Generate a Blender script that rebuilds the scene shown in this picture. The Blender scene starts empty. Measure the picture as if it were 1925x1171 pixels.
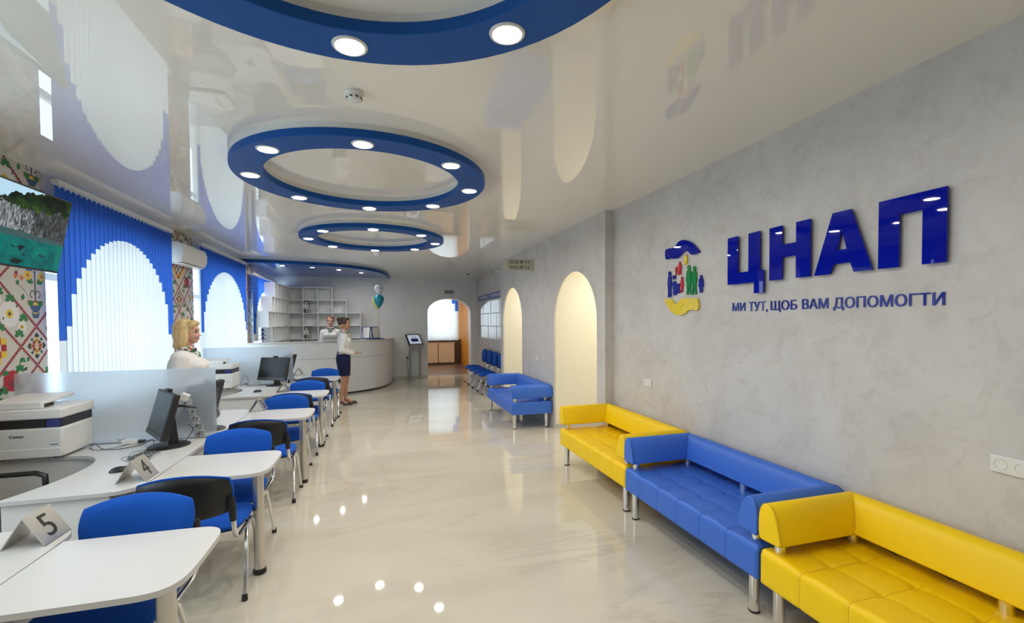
import bpy, bmesh, math, random
from mathutils import Vector, Matrix
from mathutils.geometry import tessellate_polygon
random.seed(7)
PI = math.pi
scn = bpy.context.scene
C = scn.collection

# ------------------------------------------------------------------ camera
YAW, PITCH, ROLL = 0.2785, -0.0250, -0.0066
fw = Vector((math.sin(YAW) * math.cos(PITCH), math.cos(YAW) * math.cos(PITCH), math.sin(PITCH)))
rt = Vector((math.cos(YAW), -math.sin(YAW), 0)); up = rt.cross(fw)
r2 = rt * math.cos(ROLL) + up * math.sin(ROLL)
u2 = -rt * math.sin(ROLL) + up * math.cos(ROLL)
cam = bpy.data.objects.new('camera', bpy.data.cameras.new('camera'))
C.objects.link(cam)
m = Matrix((r2, u2, -fw)).transposed().to_4x4(); m.translation = Vector((0, 0, 1.7))
cam.matrix_world = m
cam.data.sensor_width = 36; cam.data.lens = 855.0 * 36 / 1925
cam.data.shift_y = (624.7 - 585.5) / 1925
cam.data.clip_start = 0.02; cam.data.clip_end = 200
scn.camera = cam

# ------------------------------------------------------------------ sky, light, exposure
w = bpy.data.worlds.new('sky'); scn.world = w; w.use_nodes = True
bg = w.node_tree.nodes['Background']
bg.inputs[0].default_value = (0.82, 0.91, 1.0, 1); bg.inputs[1].default_value = 2.2
vs = scn.view_settings
vs.view_transform = 'Standard'; vs.look = 'None'; vs.exposure = 0.05; vs.gamma = 1.0; vs.use_curve_mapping = False

def area(name, loc, rot, sx, sy, power, col):
    l = bpy.data.lights.new(name, 'AREA'); l.shape = 'RECTANGLE'; l.size = sx; l.size_y = sy
    l.energy = power; l.color = col
    o = bpy.data.objects.new(name, l); C.objects.link(o); o.location = loc; o.rotation_euler = rot
    return o
DAY = (0.66, 0.83, 1.0)
# overcast daylight standing outside each window, shining in through glass and blinds
for nm, y0, y1, pw in (('daylight', -1.6, 0.6, 30), ('daylight', 0.9, 3.3, 55), ('daylight', 4.9, 7.6, 52), ('daylight', 8.2, 11.2, 63), ('daylight', 11.7, 13.9, 170)):
    area(nm, (-3.75, (y0 + y1) / 2, 1.9), (0, -PI / 2, 0), 2.3, y1 - y0, pw, DAY)
area('daylight', (2.1, 18.9, 1.9), (-PI / 2, 0, 0), 2.2, 2.0, 32, DAY)
area('far_room_fill', (2.0, 14.62, 2.75), (math.radians(53), 0, 0), 1.6, 0.6, 45, (1, 0.95, 0.88))  # unseen fill added behind the arch top to brighten the far room
area('passage_light', (3.75, 5.75, 2.66), (0, 0, 0), 1.4, 0.9, 25, (1, 0.95, 0.86))
area('passage_light', (3.75, 9.0, 2.66), (0, 0, 0), 1.4, 0.9, 26, (1, 0.95, 0.86))
LAMP = 168.0        # radiance of the ceiling downlights

# ------------------------------------------------------------------ materials
MAT = {}
def mat(name, col, rough=0.5, metal=0.0, spec=0.5, coat=0.0, emit=None, es=0.0, trans=0.0, ior=None):
    m = bpy.data.materials.new(name); m.use_nodes = True
    b = m.node_tree.nodes['Principled BSDF']
    b.inputs['Base Color'].default_value = (*col, 1)
    b.inputs['Roughness'].default_value = rough
    b.inputs['Metallic'].default_value = metal
    b.inputs['Specular IOR Level'].default_value = spec
    b.inputs['Coat Weight'].default_value = coat
    b.inputs['Transmission Weight'].default_value = trans
    if ior: b.inputs['IOR'].default_value = ior
    if emit:
        b.inputs['Emission Color'].default_value = (*emit, 1); b.inputs['Emission Strength'].default_value = es
    MAT[name] = m
    return m
def nodes(m):
    return m.node_tree.nodes, m.node_tree.links, m.node_tree.nodes['Principled BSDF']
def ramp(nt, fac, stops):
    r = nt.nodes.new('ShaderNodeValToRGB')
    e = r.color_ramp.elements
    while len(e) < len(stops): e.new(0.5)
    for i, (p, c) in enumerate(stops):
        e[i].position = p; e[i].color = (*c, 1) if len(c) == 3 else c
    nt.links.new(fac, r.inputs[0]); return r
def noise(nt, scale, detail=4, rough=0.55, vec=None, dist=0.0):
    n = nt.nodes.new('ShaderNodeTexNoise'); n.inputs['Scale'].default_value = scale
    n.inputs['Detail'].default_value = detail; n.inputs['Roughness'].default_value = rough
    n.inputs['Distortion'].default_value = dist
    if vec: nt.links.new(vec, n.inputs['Vector'])
    return n
def coords(nt, kind='Object', scale=(1, 1, 1), rot=(0, 0, 0)):
    t = nt.nodes.new('ShaderNodeTexCoord'); mp = nt.nodes.new('ShaderNodeMapping')
    mp.inputs['Scale'].default_value = scale; mp.inputs['Rotation'].default_value = rot
    nt.links.new(t.outputs[kind], mp.inputs['Vector']); return mp.outputs['Vector']
def bump(m, src, strength, dist=0.01):
    n, l, b = nodes(m)
    bp = n.new('ShaderNodeBump'); bp.inputs['Strength'].default_value = strength; bp.inputs['Distance'].default_value = dist
    l.new(src, bp.inputs['Height']); l.new(bp.outputs['Normal'], b.inputs['Normal'])

def plaster(name, a, b_, c, rough=0.42):
    m = mat(name, b_, rough); n, l, b = nodes(m); nt = m.node_tree
    v = coords(nt, 'Object', (1, 1, 1))
    n1 = noise(nt, 1.7, 9, 0.68, v, 0.6)
    r = ramp(nt, n1.outputs['Fac'], [(0.28, a), (0.5, b_), (0.74, c)])
    l.new(r.outputs[0], b.inputs['Base Color'])
    n3 = noise(nt, 7.5, 8, 0.72, v, 1.2)
    r3 = ramp(nt, n3.outputs['Fac'], [(0.34, (0.90, 0.89, 0.88)), (0.5, (1, 1, 1)), (0.68, (1.0, 1.0, 1.0))])
    mu = n.new('ShaderNodeMix'); mu.data_type = 'RGBA'; mu.blend_type = 'MULTIPLY'; mu.inputs['Factor'].default_value = 1.0
    l.new(r.outputs[0], mu.inputs['A']); l.new(r3.outputs[0], mu.inputs['B']); l.new(mu.outputs['Result'], b.inputs['Base Color'])
    n2 = noise(nt, 26, 5, 0.6, v)
    bump(m, n2.outputs['Fac'], 0.10, 0.01)
    return m
plaster('plaster', (0.525, 0.50, 0.485), (0.605, 0.585, 0.57), (0.665, 0.65, 0.635))
plaster('plaster_white', (0.70, 0.70, 0.70), (0.74, 0.74, 0.735), (0.78, 0.78, 0.775))
mat('cream', (0.82, 0.775, 0.64), 0.55)
mat('trim_grey', (0.55, 0.53, 0.50), 0.4)
mat('white_paint', (0.80, 0.80, 0.79), 0.35)
mat('wallpaper', (0.60, 0.575, 0.535), 0.6)

# glossy stretch ceiling
mat('ceiling_gloss', (0.87, 0.845, 0.79), 0.0, ior=1.8)
mat('drum_white', (0.72, 0.72, 0.71), 0.3)
mat('ring_blue', (0.005, 0.080, 0.34), 0.45, spec=0.2)
mat('soffit_blue', (0.05, 0.12, 0.42), 0.05, spec=0.6)

# polished marble floor
m = mat('marble', (0.66, 0.61, 0.50), 0.035, spec=0.55)
n, l, b = nodes(m); nt = m.node_tree
v = coords(nt, 'Object', (0.42, 1.25, 1), (0, 0, -0.22))
base = noise(nt, 1.1, 8, 0.6, v, 0.8)
r0 = ramp(nt, base.outputs['Fac'], [(0.25, (0.52, 0.475, 0.385)), (0.5, (0.595, 0.555, 0.46)), (0.78, (0.655, 0.62, 0.53))])
vn = noise(nt, 0.75, 7, 0.62, v, 1.6)
ab = n.new('ShaderNodeMath'); ab.operation = 'SUBTRACT'; ab.inputs[1].default_value = 0.5; l.new(vn.outputs['Fac'], ab.inputs[0])
ab2 = n.new('ShaderNodeMath'); ab2.operation = 'ABSOLUTE'; l.new(ab.outputs[0], ab2.inputs[0])
vr = ramp(nt, ab2.outputs[0], [(0.0, (1, 1, 1)), (0.012, (0.35, 0.35, 0.35)), (0.035, (0, 0, 0))])
patch = noise(nt, 0.9, 3, 0.5, v)
pr = ramp(nt, patch.outputs['Fac'], [(0.46, (0, 0, 0)), (0.62, (1, 1, 1))])
mm = n.new('ShaderNodeMath'); mm.operation = 'MULTIPLY'; l.new(vr.outputs[0], mm.inputs[0]); l.new(pr.outputs[0], mm.inputs[1])
m2 = n.new('ShaderNodeMath'); m2.operation = 'MULTIPLY'; m2.inputs[1].default_value = 0.40; l.new(mm.outputs[0], m2.inputs[0])
mx = n.new('ShaderNodeMix'); mx.data_type = 'RGBA'
l.new(m2.outputs[0], mx.inputs['Factor']); l.new(r0.outputs[0], mx.inputs['A']); mx.inputs['B'].default_value = (0.36, 0.31, 0.24, 1)
l.new(mx.outputs['Result'], b.inputs['Base Color'])

m = mat('wood_floor', (0.12, 0.075, 0.05), 0.3); n, l, b = nodes(m)
v = coords(m.node_tree, 'Object', (2, 14, 1)); nn = noise(m.node_tree, 2, 5, 0.6, v)
r = ramp(m.node_tree, nn.outputs['Fac'], [(0.3, (0.09, 0.055, 0.035)), (0.7, (0.20, 0.13, 0.09))]); l.new(r.outputs[0], b.inputs['Base Color'])
mat('dark_wood', (0.06, 0.028, 0.016), 0.4)
mat('orange_wall', (0.70, 0.30, 0.02), 0.55)
mat('tan_wall', (0.62, 0.42, 0.25), 0.55)
m = mat('beech', (0.70, 0.52, 0.34), 0.45); n, l, b = nodes(m)
wv = n.new('ShaderNodeTexWave'); wv.bands_direction = 'Z'; wv.inputs['Scale'].default_value = 18
l.new(coords(m.node_tree), wv.inputs['Vector'])
r = ramp(m.node_tree, wv.outputs['Fac'], [(0.3, (0.50, 0.36, 0.22)), (0.6, (0.68, 0.52, 0.35))]); l.new(r.outputs[0], b.inputs['Base Color'])

mat('chrome', (0.80, 0.80, 0.80), 0.10, 1.0)
mat('satin_metal', (0.62, 0.60, 0.56), 0.28, 1.0)
mat('aluminium', (0.55, 0.54, 0.50), 0.35, 0.75)
mat('black_plastic', (0.012, 0.012, 0.013), 0.42)
mat('dark_plastic', (0.03, 0.03, 0.034), 0.35)
mat('screen_off', (0.014, 0.018, 0.020), 0.22, spec=0.22)
mat('white_plastic', (0.76, 0.76, 0.74), 0.38)
mat('white_lacquer', (0.60, 0.60, 0.59), 0.30)
mat('shelf_white', (0.82, 0.84, 0.84), 0.4)
mat('desk_edge', (0.68, 0.66, 0.60), 0.4)
mat('counter_grey', (0.78, 0.78, 0.77), 0.35)
mat('paper', (0.82, 0.82, 0.80), 0.7)
mat('navy_plastic', (0.02, 0.035, 0.20), 0.4)
mat('ink_black', (0.012, 0.012, 0.012), 0.5)
mat('ink_grey', (0.10, 0.10, 0.09), 0.5)
mat('sign_beige', (0.52, 0.49, 0.41), 0.5)
mat('sign_blue', (0.05, 0.09, 0.40), 0.3)
mat('sign_silver', (0.40, 0.40, 0.39), 0.35)
mat('acrylic_blue', (0.003, 0.008, 0.33), 0.02, spec=0.35)
mat('acrylic_blue_small', (0.012, 0.022, 0.30), 0.10, coat=0.3)
mat('acrylic_yellow', (0.82, 0.62, 0.01), 0.12, coat=0.3)
mat('acrylic_red', (0.60, 0.02, 0.03), 0.12, coat=0.3)
mat('acrylic_green', (0.01, 0.25, 0.05), 0.12, coat=0.3)
mat('pocket_acrylic', (0.40, 0.40, 0.45), 0.03, spec=0.9, coat=1.0)
mat('lamp_glow', (1, 1, 1), 0.5, emit=(1.0, 0.945, 0.85), es=LAMP)
mat('soffit_glow', (1, 1, 1), 0.5, emit=(1.0, 0.94, 0.86), es=420)
def fabric(name, col, var=0.12, scale=220, bs=0.25, rough=0.85):
    m = mat(name, col, rough, spec=0.25); n, l, b = nodes(m); nt = m.node_tree
    v = coords(nt); nn = noise(nt, scale, 3, 0.6, v)
    r = ramp(nt, nn.outputs['Fac'], [(0.3, tuple(c * (1 - var) for c in col)), (0.7, tuple(min(1, c * (1 + var)) for c in col))])
    l.new(r.outputs[0], b.inputs['Base Color']); bump(m, nn.outputs['Fac'], bs, 0.002)
    return m
fabric('chair_blue', (0.006, 0.085, 0.47))
def leather(name, col):
    m = mat(name, col, 0.42, spec=0.4); n, l, b = nodes(m); nt = m.node_tree
    vo = n.new('ShaderNodeTexVoronoi'); vo.inputs['Scale'].default_value = 260; l.new(coords(nt), vo.inputs['Vector'])
    bump(m, vo.outputs['Distance'], 0.10, 0.001)
    return m
leather('leather_yellow', (0.93, 0.615, 0.001))
leather('leather_blue', (0.045, 0.155, 0.62))
mat('stitch_yellow', (0.62, 0.38, 0.003), 0.6); mat('stitch_blue', (0.02, 0.07, 0.32), 0.6)

# blinds: fabric lets the daylight through
def blind_mat(name, col, tcol, mixf):
    m = bpy.data.materials.new(name); m.use_nodes = True; nt = m.node_tree; nt.nodes.clear()
    o = nt.nodes.new('ShaderNodeOutputMaterial'); mx = nt.nodes.new('ShaderNodeMixShader')
    d = nt.nodes.new('ShaderNodeBsdfDiffuse'); t = nt.nodes.new('ShaderNodeBsdfTranslucent')
    d.inputs[0].default_value = (*col, 1); t.inputs[0].default_value = (*tcol, 1); mx.inputs[0].default_value = mixf
    nt.links.new(d.outputs[0], mx.inputs[1]); nt.links.new(t.outputs[0], mx.inputs[2]); nt.links.new(mx.outputs[0], o.inputs[0])
    MAT[name] = m
blind_mat('blind_blue', (0.055, 0.15, 0.60), (0.035, 0.125, 0.50), 0.45)
blind_mat('blind_white', (0.80, 0.84, 0.88), (0.72, 0.73, 0.73), 0.52)
# window glass: clear with a thin reflection
def glass_mat(name, tint, fac):
    m = bpy.data.materials.new(name); m.use_nodes = True; nt = m.node_tree; nt.nodes.clear()
    o = nt.nodes.new('ShaderNodeOutputMaterial'); mx = nt.nodes.new('ShaderNodeMixShader')
    t = nt.nodes.new('ShaderNodeBsdfTransparent'); g = nt.nodes.new('ShaderNodeBsdfGlossy'); lw = nt.nodes.new('ShaderNodeLayerWeight'); pw = nt.nodes.new('ShaderNodeMath'); pw.operation = 'POWER'; pw.inputs[1].default_value = 4.5; f = nt.nodes.new('ShaderNodeMath'); f.operation = 'MULTIPLY_ADD'; f.inputs[1].default_value = 0.5; f.inputs[2].default_value = 0.03
    lw.inputs[0].default_value = 0.5; nt.links.new(lw.outputs['Facing'], pw.inputs[0]); nt.links.new(pw.outputs[0], f.inputs[0])
    t.inputs[0].default_value = (*tint, 1); g.inputs['Roughness'].default_value = 0.02
    nt.links.new(f.outputs[0], mx.inputs[0]); nt.links.new(t.outputs[0], mx.inputs[1]); nt.links.new(g.outputs[0], mx.inputs[2]); nt.links.new(mx.outputs[0], o.inputs[0])
    MAT[name] = m
glass_mat('glass', (0.93, 0.97, 0.97), 1.35)
glass_mat('clear_plastic', (0.86, 0.86, 0.86), 1.5)
mat('strip_plastic', (0.70, 0.70, 0.70), 0.15).node_tree.nodes['Principled BSDF'].inputs['Alpha'].default_value = 0.5
# frosted acrylic: rough transmission with a milky share
m = mat('frosted', (0.80, 0.88, 0.97), 0.62, trans=0.74, ior=1.10, spec=0.3)

mat('skin', (0.56, 0.31, 0.22), 0.5); mat('skin_tan', (0.46, 0.245, 0.16), 0.5)
mat('lip', (0.42, 0.10, 0.10), 0.45); mat('eye', (0.03, 0.025, 0.02), 0.25); mat('brow', (0.13, 0.075, 0.04), 0.7)
fabric('blouse', (0.74, 0.73, 0.72), 0.05, 60, 0.2); fabric('skirt', (0.012, 0.016, 0.055), 0.2, 200)
def hairmat(name, a, b_):
    m = mat(name, a, 0.5); n, l, b = nodes(m); nt = m.node_tree
    nn = noise(nt, 30, 4, 0.6, coords(nt, 'Object', (1, 1, 0.18)))
    r = ramp(nt, nn.outputs['Fac'], [(0.3, a), (0.7, b_)]); l.new(r.outputs[0], b.inputs['Base Color']); bump(m, nn.outputs['Fac'], 0.5, 0.01)
hairmat('hair_blond', (0.42, 0.26, 0.09), (0.78, 0.60, 0.32)); hairmat('hair_brown', (0.018, 0.010, 0.006), (0.085, 0.04, 0.018))
hairmat('hair_light', (0.40, 0.25, 0.10), (0.55, 0.38, 0.18)); hairmat('hair_chestnut', (0.10, 0.05, 0.025), (0.22, 0.12, 0.07))
m = mat('scarf', (0.6, 0.1, 0.1), 0.7); n, l, b = nodes(m)
vo = n.new('ShaderNodeTexVoronoi'); vo.inputs['Scale'].default_value = 38; l.new(coords(m.node_tree), vo.inputs['Vector'])
sp = n.new('ShaderNodeSeparateColor'); l.new(vo.outputs['Color'], sp.inputs[0])
r = ramp(m.node_tree, sp.outputs[0], [(0.0, (0.70, 0.68, 0.64)), (0.42, (0.62, 0.03, 0.05)), (0.64, (0.02, 0.02, 0.03)), (0.82, (0.04, 0.24, 0.07))]); r.color_ramp.interpolation = 'CONSTANT'
l.new(r.outputs[0], b.inputs['Base Color'])
mat('balloon_teal', (0.0, 0.25, 0.36), 0.2, coat=0.3); mat('balloon_white', (0.62, 0.68, 0.74), 0.2, coat=0.3); mat('balloon_yellow', (0.55, 0.60, 0.05), 0.2)
mat('ribbon', (0.45, 0.33, 0.26), 0.6)
# wallpaper inks
for k, c in dict(red=(0.42, 0.02, 0.035), maroon=(0.20, 0.035, 0.05), green=(0.03, 0.20, 0.06), dark=(0.03, 0.045, 0.055), yellow=(0.72, 0.50, 0.05), orange=(0.62, 0.20, 0.06),
                 petal=(0.76, 0.75, 0.74), slate=(0.06, 0.11, 0.20), blue=(0.03, 0.09, 0.42), white=(0.72, 0.70, 0.66)).items():
    mat('ink_' + k, c, 0.6)
# the picture on the television
m = mat('tv_picture', (0.01, 0.01, 0.01), 0.12); n, l, b = nodes(m); nt = m.node_tree
def mth(op, a, b2=None):
    q = n.new('ShaderNodeMath'); q.operation = op
    for i, x in enumerate((a, b2)):
        if x is None: continue
        if isinstance(x, (int, float)): q.inputs[i].default_value = x
        else: l.new(x, q.inputs[i])
    return q.outputs[0]
def mixc(f, a, b2):
    q = n.new('ShaderNodeMix'); q.data_type = 'RGBA'; l.new(f, q.inputs['Factor'])
    for k2, x in (('A', a), ('B', b2)):
        if isinstance(x, tuple): q.inputs[k2].default_value = (*x, 1)
        else: l.new(x, q.inputs[k2])
    return q.outputs['Result']
vc = coords(nt); sx = n.new('ShaderNodeSeparateXYZ'); l.new(vc, sx.inputs[0])
X_, Z_ = sx.outputs['X'], sx.outputs['Z']
nz = noise(nt, 9, 6, 0.65, vc).outputs['Fac']; nz2 = noise(nt, 34, 5, 0.7, coords(nt, 'Object', (1.6, 1, 0.5))).outputs['Fac']
nzr = noise(nt, 7.5, 3, 0.5, coords(nt, 'Object', (0.8, 1, 1.7))).outputs['Fac']
cliff0 = ramp(nt, nz2, [(0.38, (0.012, 0.018, 0.02)), (0.52, (0.13, 0.15, 0.165)), (0.66, (0.40, 0.42, 0.44))]).outputs[0]
fade = mth('MULTIPLY', mth('GREATER_THAN', mth('ADD', mth('MULTIPLY', X_, 0.9), nz), 1.02), 0.75)
cliff = mixc(fade, cliff0, (0.006, 0.008, 0.010))
trees = ramp(nt, nz, [(0.42, (0.003, 0.006, 0.003)), (0.58, (0.012, 0.03, 0.006)), (0.72, (0.05, 0.11, 0.012))]).outputs[0]
water = ramp(nt, nz, [(0.35, (0.0, 0.06, 0.07)), (0.65, (0.0, 0.14, 0.12))]).outputs[0]
rocks = mth('GREATER_THAN', nzr, 0.60); rocks = mth('MULTIPLY', rocks, mth('LESS_THAN', Z_, 0.16))
water = mixc(rocks, water, (0.004, 0.012, 0.014))
zz = mth('ADD', Z_, mth('MULTIPLY', mth('SUBTRACT', nz, 0.5), 0.22))
tz = mth('ADD', zz, mth('MULTIPLY', X_, -0.04))
water = mixc(mth('GREATER_THAN', Z_, 0.20), water, (0.03, 0.07, 0.075))
land = mixc(mth('GREATER_THAN', tz, 0.385), cliff, trees)
land = mixc(mth('GREATER_THAN', mth('SUBTRACT', zz, mth('MULTIPLY', X_, 0.30)), 0.33), land, (0.36, 0.55, 0.70))
shore = mth('GREATER_THAN', mth('ADD', Z_, mth('MULTIPLY', X_, 0.03)), 0.255)
pic = mixc(shore, water, land)
l.new(pic, b.inputs['Emission Color']); b.inputs['Emission Strength'].default_value = 0.75
l.new(pic, b.inputs['Base Color'])
m = mat('kiosk_screen', (0.3, 0.33, 0.4), 0.1, emit=(0.55, 0.62, 0.75), es=0.55)

# ------------------------------------------------------------------ mesh builder
class MB:
    def __init__(s): s.v = []; s.f = []; s.mi = []; s.mats = []; s.cur = 0
    def use(s, name):
        if name not in s.mats: s.mats.append(name)
        s.cur = s.mats.index(name); return s
    def add(s, vs, fs, T=None):
        o = len(s.v)
        for p in vs:
            p = Vector(p); s.v.append(T @ p if T else p)
        for f in fs: s.f.append(tuple(i + o for i in f)); s.mi.append(s.cur)
        return s
    def box(s, a, b_, T=None):
        x0, y0, z0 = a; x1, y1, z1 = b_
        vs = [(x0, y0, z0), (x1, y0, z0), (x1, y1, z0), (x0, y1, z0), (x0, y0, z1), (x1, y0, z1), (x1, y1, z1), (x0, y1, z1)]
        return s.add(vs, [(3, 2, 1, 0), (4, 5, 6, 7), (0, 1, 5, 4), (1, 2, 6, 5), (2, 3, 7, 6), (3, 0, 4, 7)], T)
    def tube(s, pts, r, n=10, flat=1.0, cap=True):
        pts = [Vector(p) for p in pts]; k = len(pts); rs = r if isinstance(r, (list, tuple)) else [r] * k
        vs = []; ref = None
        for i, p in enumerate(pts):
            d = (pts[min(i + 1, k - 1)] - pts[max(i - 1, 0)]).normalized()
            if ref is None:
                ref = Vector((0, 0, 1)) if abs(d.z) < 0.9 else Vector((0, 1, 0))
            a = d.cross(ref).normalized(); b2 = a.cross(d).normalized(); ref = b2
            for j in range(n):
                t = 2 * PI * j / n; vs.append(p + a * math.cos(t) * rs[i] + b2 * math.sin(t) * rs[i] * flat)
        fs = [(i * n + j, i * n + (j + 1) % n, (i + 1) * n + (j + 1) % n, (i + 1) * n + j) for i in range(k - 1) for j in range(n)]
        if cap: fs += [tuple(range(n))[::-1], tuple((k - 1) * n + j for j in range(n))]
        return s.add(vs, fs)
    def lathe(s, prof, c=(0, 0, 0), n=24, T=None, cap=True):
        vs = [(c[0] + r * math.cos(2 * PI * j / n), c[1] + r * math.sin(2 * PI * j / n), c[2] + z) for r, z in prof for j in range(n)]
        k = len(prof)
        fs = [(i * n + j, i * n + (j + 1) % n, (i + 1) * n + (j + 1) % n, (i + 1) * n + j) for i in range(k - 1) for j in range(n)]
        if cap: fs += [tuple(range(n))[::-1], tuple((k - 1) * n + j for j in range(n))]
        return s.add(vs, fs, T)
    def prism(s, loops, f0, f1):
        """outer loop + holes in 2D, extruded between the maps f0 and f1 (2D point -> 3D point)"""
        tris = tessellate_polygon([[Vector((x, y, 0)) for x, y in lp] for lp in loops])
        flat = [p for lp in loops for p in lp]; n = len(flat)
        vs = [f0(*p) for p in flat] + [f1(*p) for p in flat]
        fs = []
        for t in tris: fs.append(tuple(t)); fs.append(tuple(i + n for i in reversed(t)))
        o = 0
        for lp in loops:
            k = len(lp)
            for i in range(k): a, b2 = o + i, o + (i + 1) % k; fs.append((a, b2, b2 + n, a + n))
            o += k
        return s.add(vs, fs)
    def sphere(s, c, r, n=16, k=10, T=None):
        r = r if isinstance(r, (list, tuple)) else (r, r, r)
        vs = [(c[0], c[1], c[2] - r[2])]
        for i in range(1, k):
            ph = -PI / 2 + PI * i / k
            vs += [(c[0] + r[0] * math.cos(ph) * math.cos(2 * PI * j / n), c[1] + r[1] * math.cos(ph) * math.sin(2 * PI * j / n), c[2] + r[2] * math.sin(ph)) for j in range(n)]
        vs.append((c[0], c[1], c[2] + r[2])); top = len(vs) - 1
        fs = [(0, 1 + (j + 1) % n, 1 + j) for j in range(n)]
        fs += [(1 + i * n + j, 1 + i * n + (j + 1) % n, 1 + (i + 1) * n + (j + 1) % n, 1 + (i + 1) * n + j) for i in range(k - 2) for j in range(n)]
        fs += [(top, 1 + (k - 2) * n + j, 1 + (k - 2) * n + (j + 1) % n) for j in range(n)]
        return s.add(vs, fs, T)
    def grid(s, rows, closed=False):
        n = len(rows[0]); vs = [p for r in rows for p in r]
        fs = [(i * n + j, i * n + j + 1, (i + 1) * n + j + 1, (i + 1) * n + j) for i in range(len(rows) - 1) for j in range(n - 1)]
        return s.add(vs, fs)
    def mesh(s, name, smooth=40, fix=True):
        me = bpy.data.meshes.new(name); me.from_pydata([tuple(v) for v in s.v], [], s.f)
        for k in s.mats: me.materials.append(MAT[k])
        me.polygons.foreach_set('material_index', s.mi)
        if fix:
            bm = bmesh.new(); bm.from_mesh(me); bmesh.ops.recalc_face_normals(bm, faces=bm.faces); bm.to_mesh(me); bm.free()
        me.polygons.foreach_set('use_smooth', [bool(smooth)] * len(me.polygons))
        if smooth: me.set_sharp_from_angle(angle=math.radians(smooth))
        me.update(); return me

def obj(name, mb, mname=None, parent=None, bevel=0, loc=None, rz=0, smooth=40, seg=2, fix=True):
    """link one mesh object"""
    if mname and not mb.mats: mb.mats = [mname]
    o = bpy.data.objects.new(name, mb.mesh(name, smooth, fix)); C.objects.link(o)
    if parent: o.parent = parent
    if loc: o.location = loc
    if rz: o.rotation_euler = (0, 0, rz)
    if bevel:
        md = o.modifiers.new('bevel', 'BEVEL'); md.width = bevel; md.segments = seg; md.limit_method = 'ANGLE'; md.angle_limit = math.radians(35)
    return o
def tag(o, label, cat, group=None):
    o['label'] = label; o['category'] = cat
    if group: o['group'] = group
    return o
def thing(name, label, cat, loc=(0, 0, 0), rz=0, group=None):
    o = bpy.data.objects.new(name, None); o.empty_display_size = 0.1; C.objects.link(o); o.location = loc; o.rotation_euler = (0, 0, rz)
    return tag(o, label, cat, group)
def struct(name, mb, mname=None, parent=None, **k):
    o = obj(name, mb, mname, parent, **k); o['kind'] = 'structure'; return o
def dup(root, loc, rz, label):
    r = root.copy(); C.objects.link(r); r.location = loc; r.rotation_euler = (0, 0, rz); r['label'] = label
    for ch in root.children:
        c = ch.copy(); C.objects.link(c); c.parent = r
        for g in ch.children:
            d = g.copy(); C.objects.link(d); d.parent = c
    return r
def text_polys(st, size, bold=0.0, spacing=1.0):
    cu = bpy.data.curves.new('t', 'FONT'); cu.body = st; cu.size = size; cu.offset = bold; cu.space_character = spacing; cu.resolution_u = 3
    o = bpy.data.objects.new('t', cu); C.objects.link(o)
    dg = bpy.context.evaluated_depsgraph_get(); me = bpy.data.meshes.new_from_object(o.evaluated_get(dg))
    vs = [v.co.copy() for v in me.vertices]; fs = [tuple(p.vertices) for p in me.polygons]
    bpy.data.objects.remove(o); bpy.data.curves.remove(cu); bpy.data.meshes.remove(me)
    return vs, fs
def text(mb, st, size, org, xd, yd, width=None, height=None, bold=0.0, depth=0.0, center=True, spacing=1.0):
    """flat or raised lettering; fits width (and cap height) when given"""
    if bold:
        xv = Vector(xd).normalized()
        for k, q in enumerate((-bold, bold)):
            text(mb, st, size, Vector(org) + xv * q + xv.cross(Vector(yd).normalized()) * .0001 * k, xd, yd, (width - 2 * bold) if width else None, height, 0, depth, center, spacing)
        return
    vs, fs = text_polys(st, size, 0, spacing)
    if not vs: return
    x0 = min(v.x for v in vs); x1 = max(v.x for v in vs); y0 = min(v.y for v in vs); y1 = max(v.y for v in vs)
    kx = width / (x1 - x0) if width else 1; ky = height / (y1 - y0) if height else (kx if width else 1)
    xd = Vector(xd).normalized(); yd = Vector(yd).normalized(); nd = xd.cross(yd); org = Vector(org)
    cx = (x0 + x1) / 2 if center else x0; cy = (y0 + y1) / 2 if center else y0
    P = [org + xd * (v.x - cx) * kx + yd * (v.y - cy) * ky for v in vs]
    if depth:
        n = len(P); P2 = [p + nd * depth for p in P]
        cnt = {}
        for f in fs:
            for i in range(len(f)):
                e = (f[i], f[(i + 1) % len(f)]); cnt[e] = 1
        side = [(a, b2, b2 + n, a + n) for a, b2 in cnt if (b2, a) not in cnt]
        mb.add(P + P2, [tuple(i + n for i in f) for f in fs] + [tuple(reversed(f)) for f in fs] + side)
    else: mb.add(P, fs)

# ------------------------------------------------------------------ room shell
H = 3.03
XL, XA, XN, XR, YF = -2.85, 2.60, 2.72, 2.84, 13.95
def arch(y0, y1, zs, rise, z0=0.0, n=28):
    c, a = (y0 + y1) / 2, (y1 - y0) / 2
    return [(y0, z0), (y1, z0)] + [(c + a * math.cos(PI * i / n), zs + rise * math.sin(PI * i / n)) for i in range(n + 1)]

struct('floor', MB().box((-3.3, -3.2, -0.12), (4.7, 14.40, 0)), 'marble')
mb = MB().box((-3.3, -3.2, H), (2.95, 14.1, H + 0.12)); struct('ceiling', mb, 'ceiling_gloss')

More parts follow.
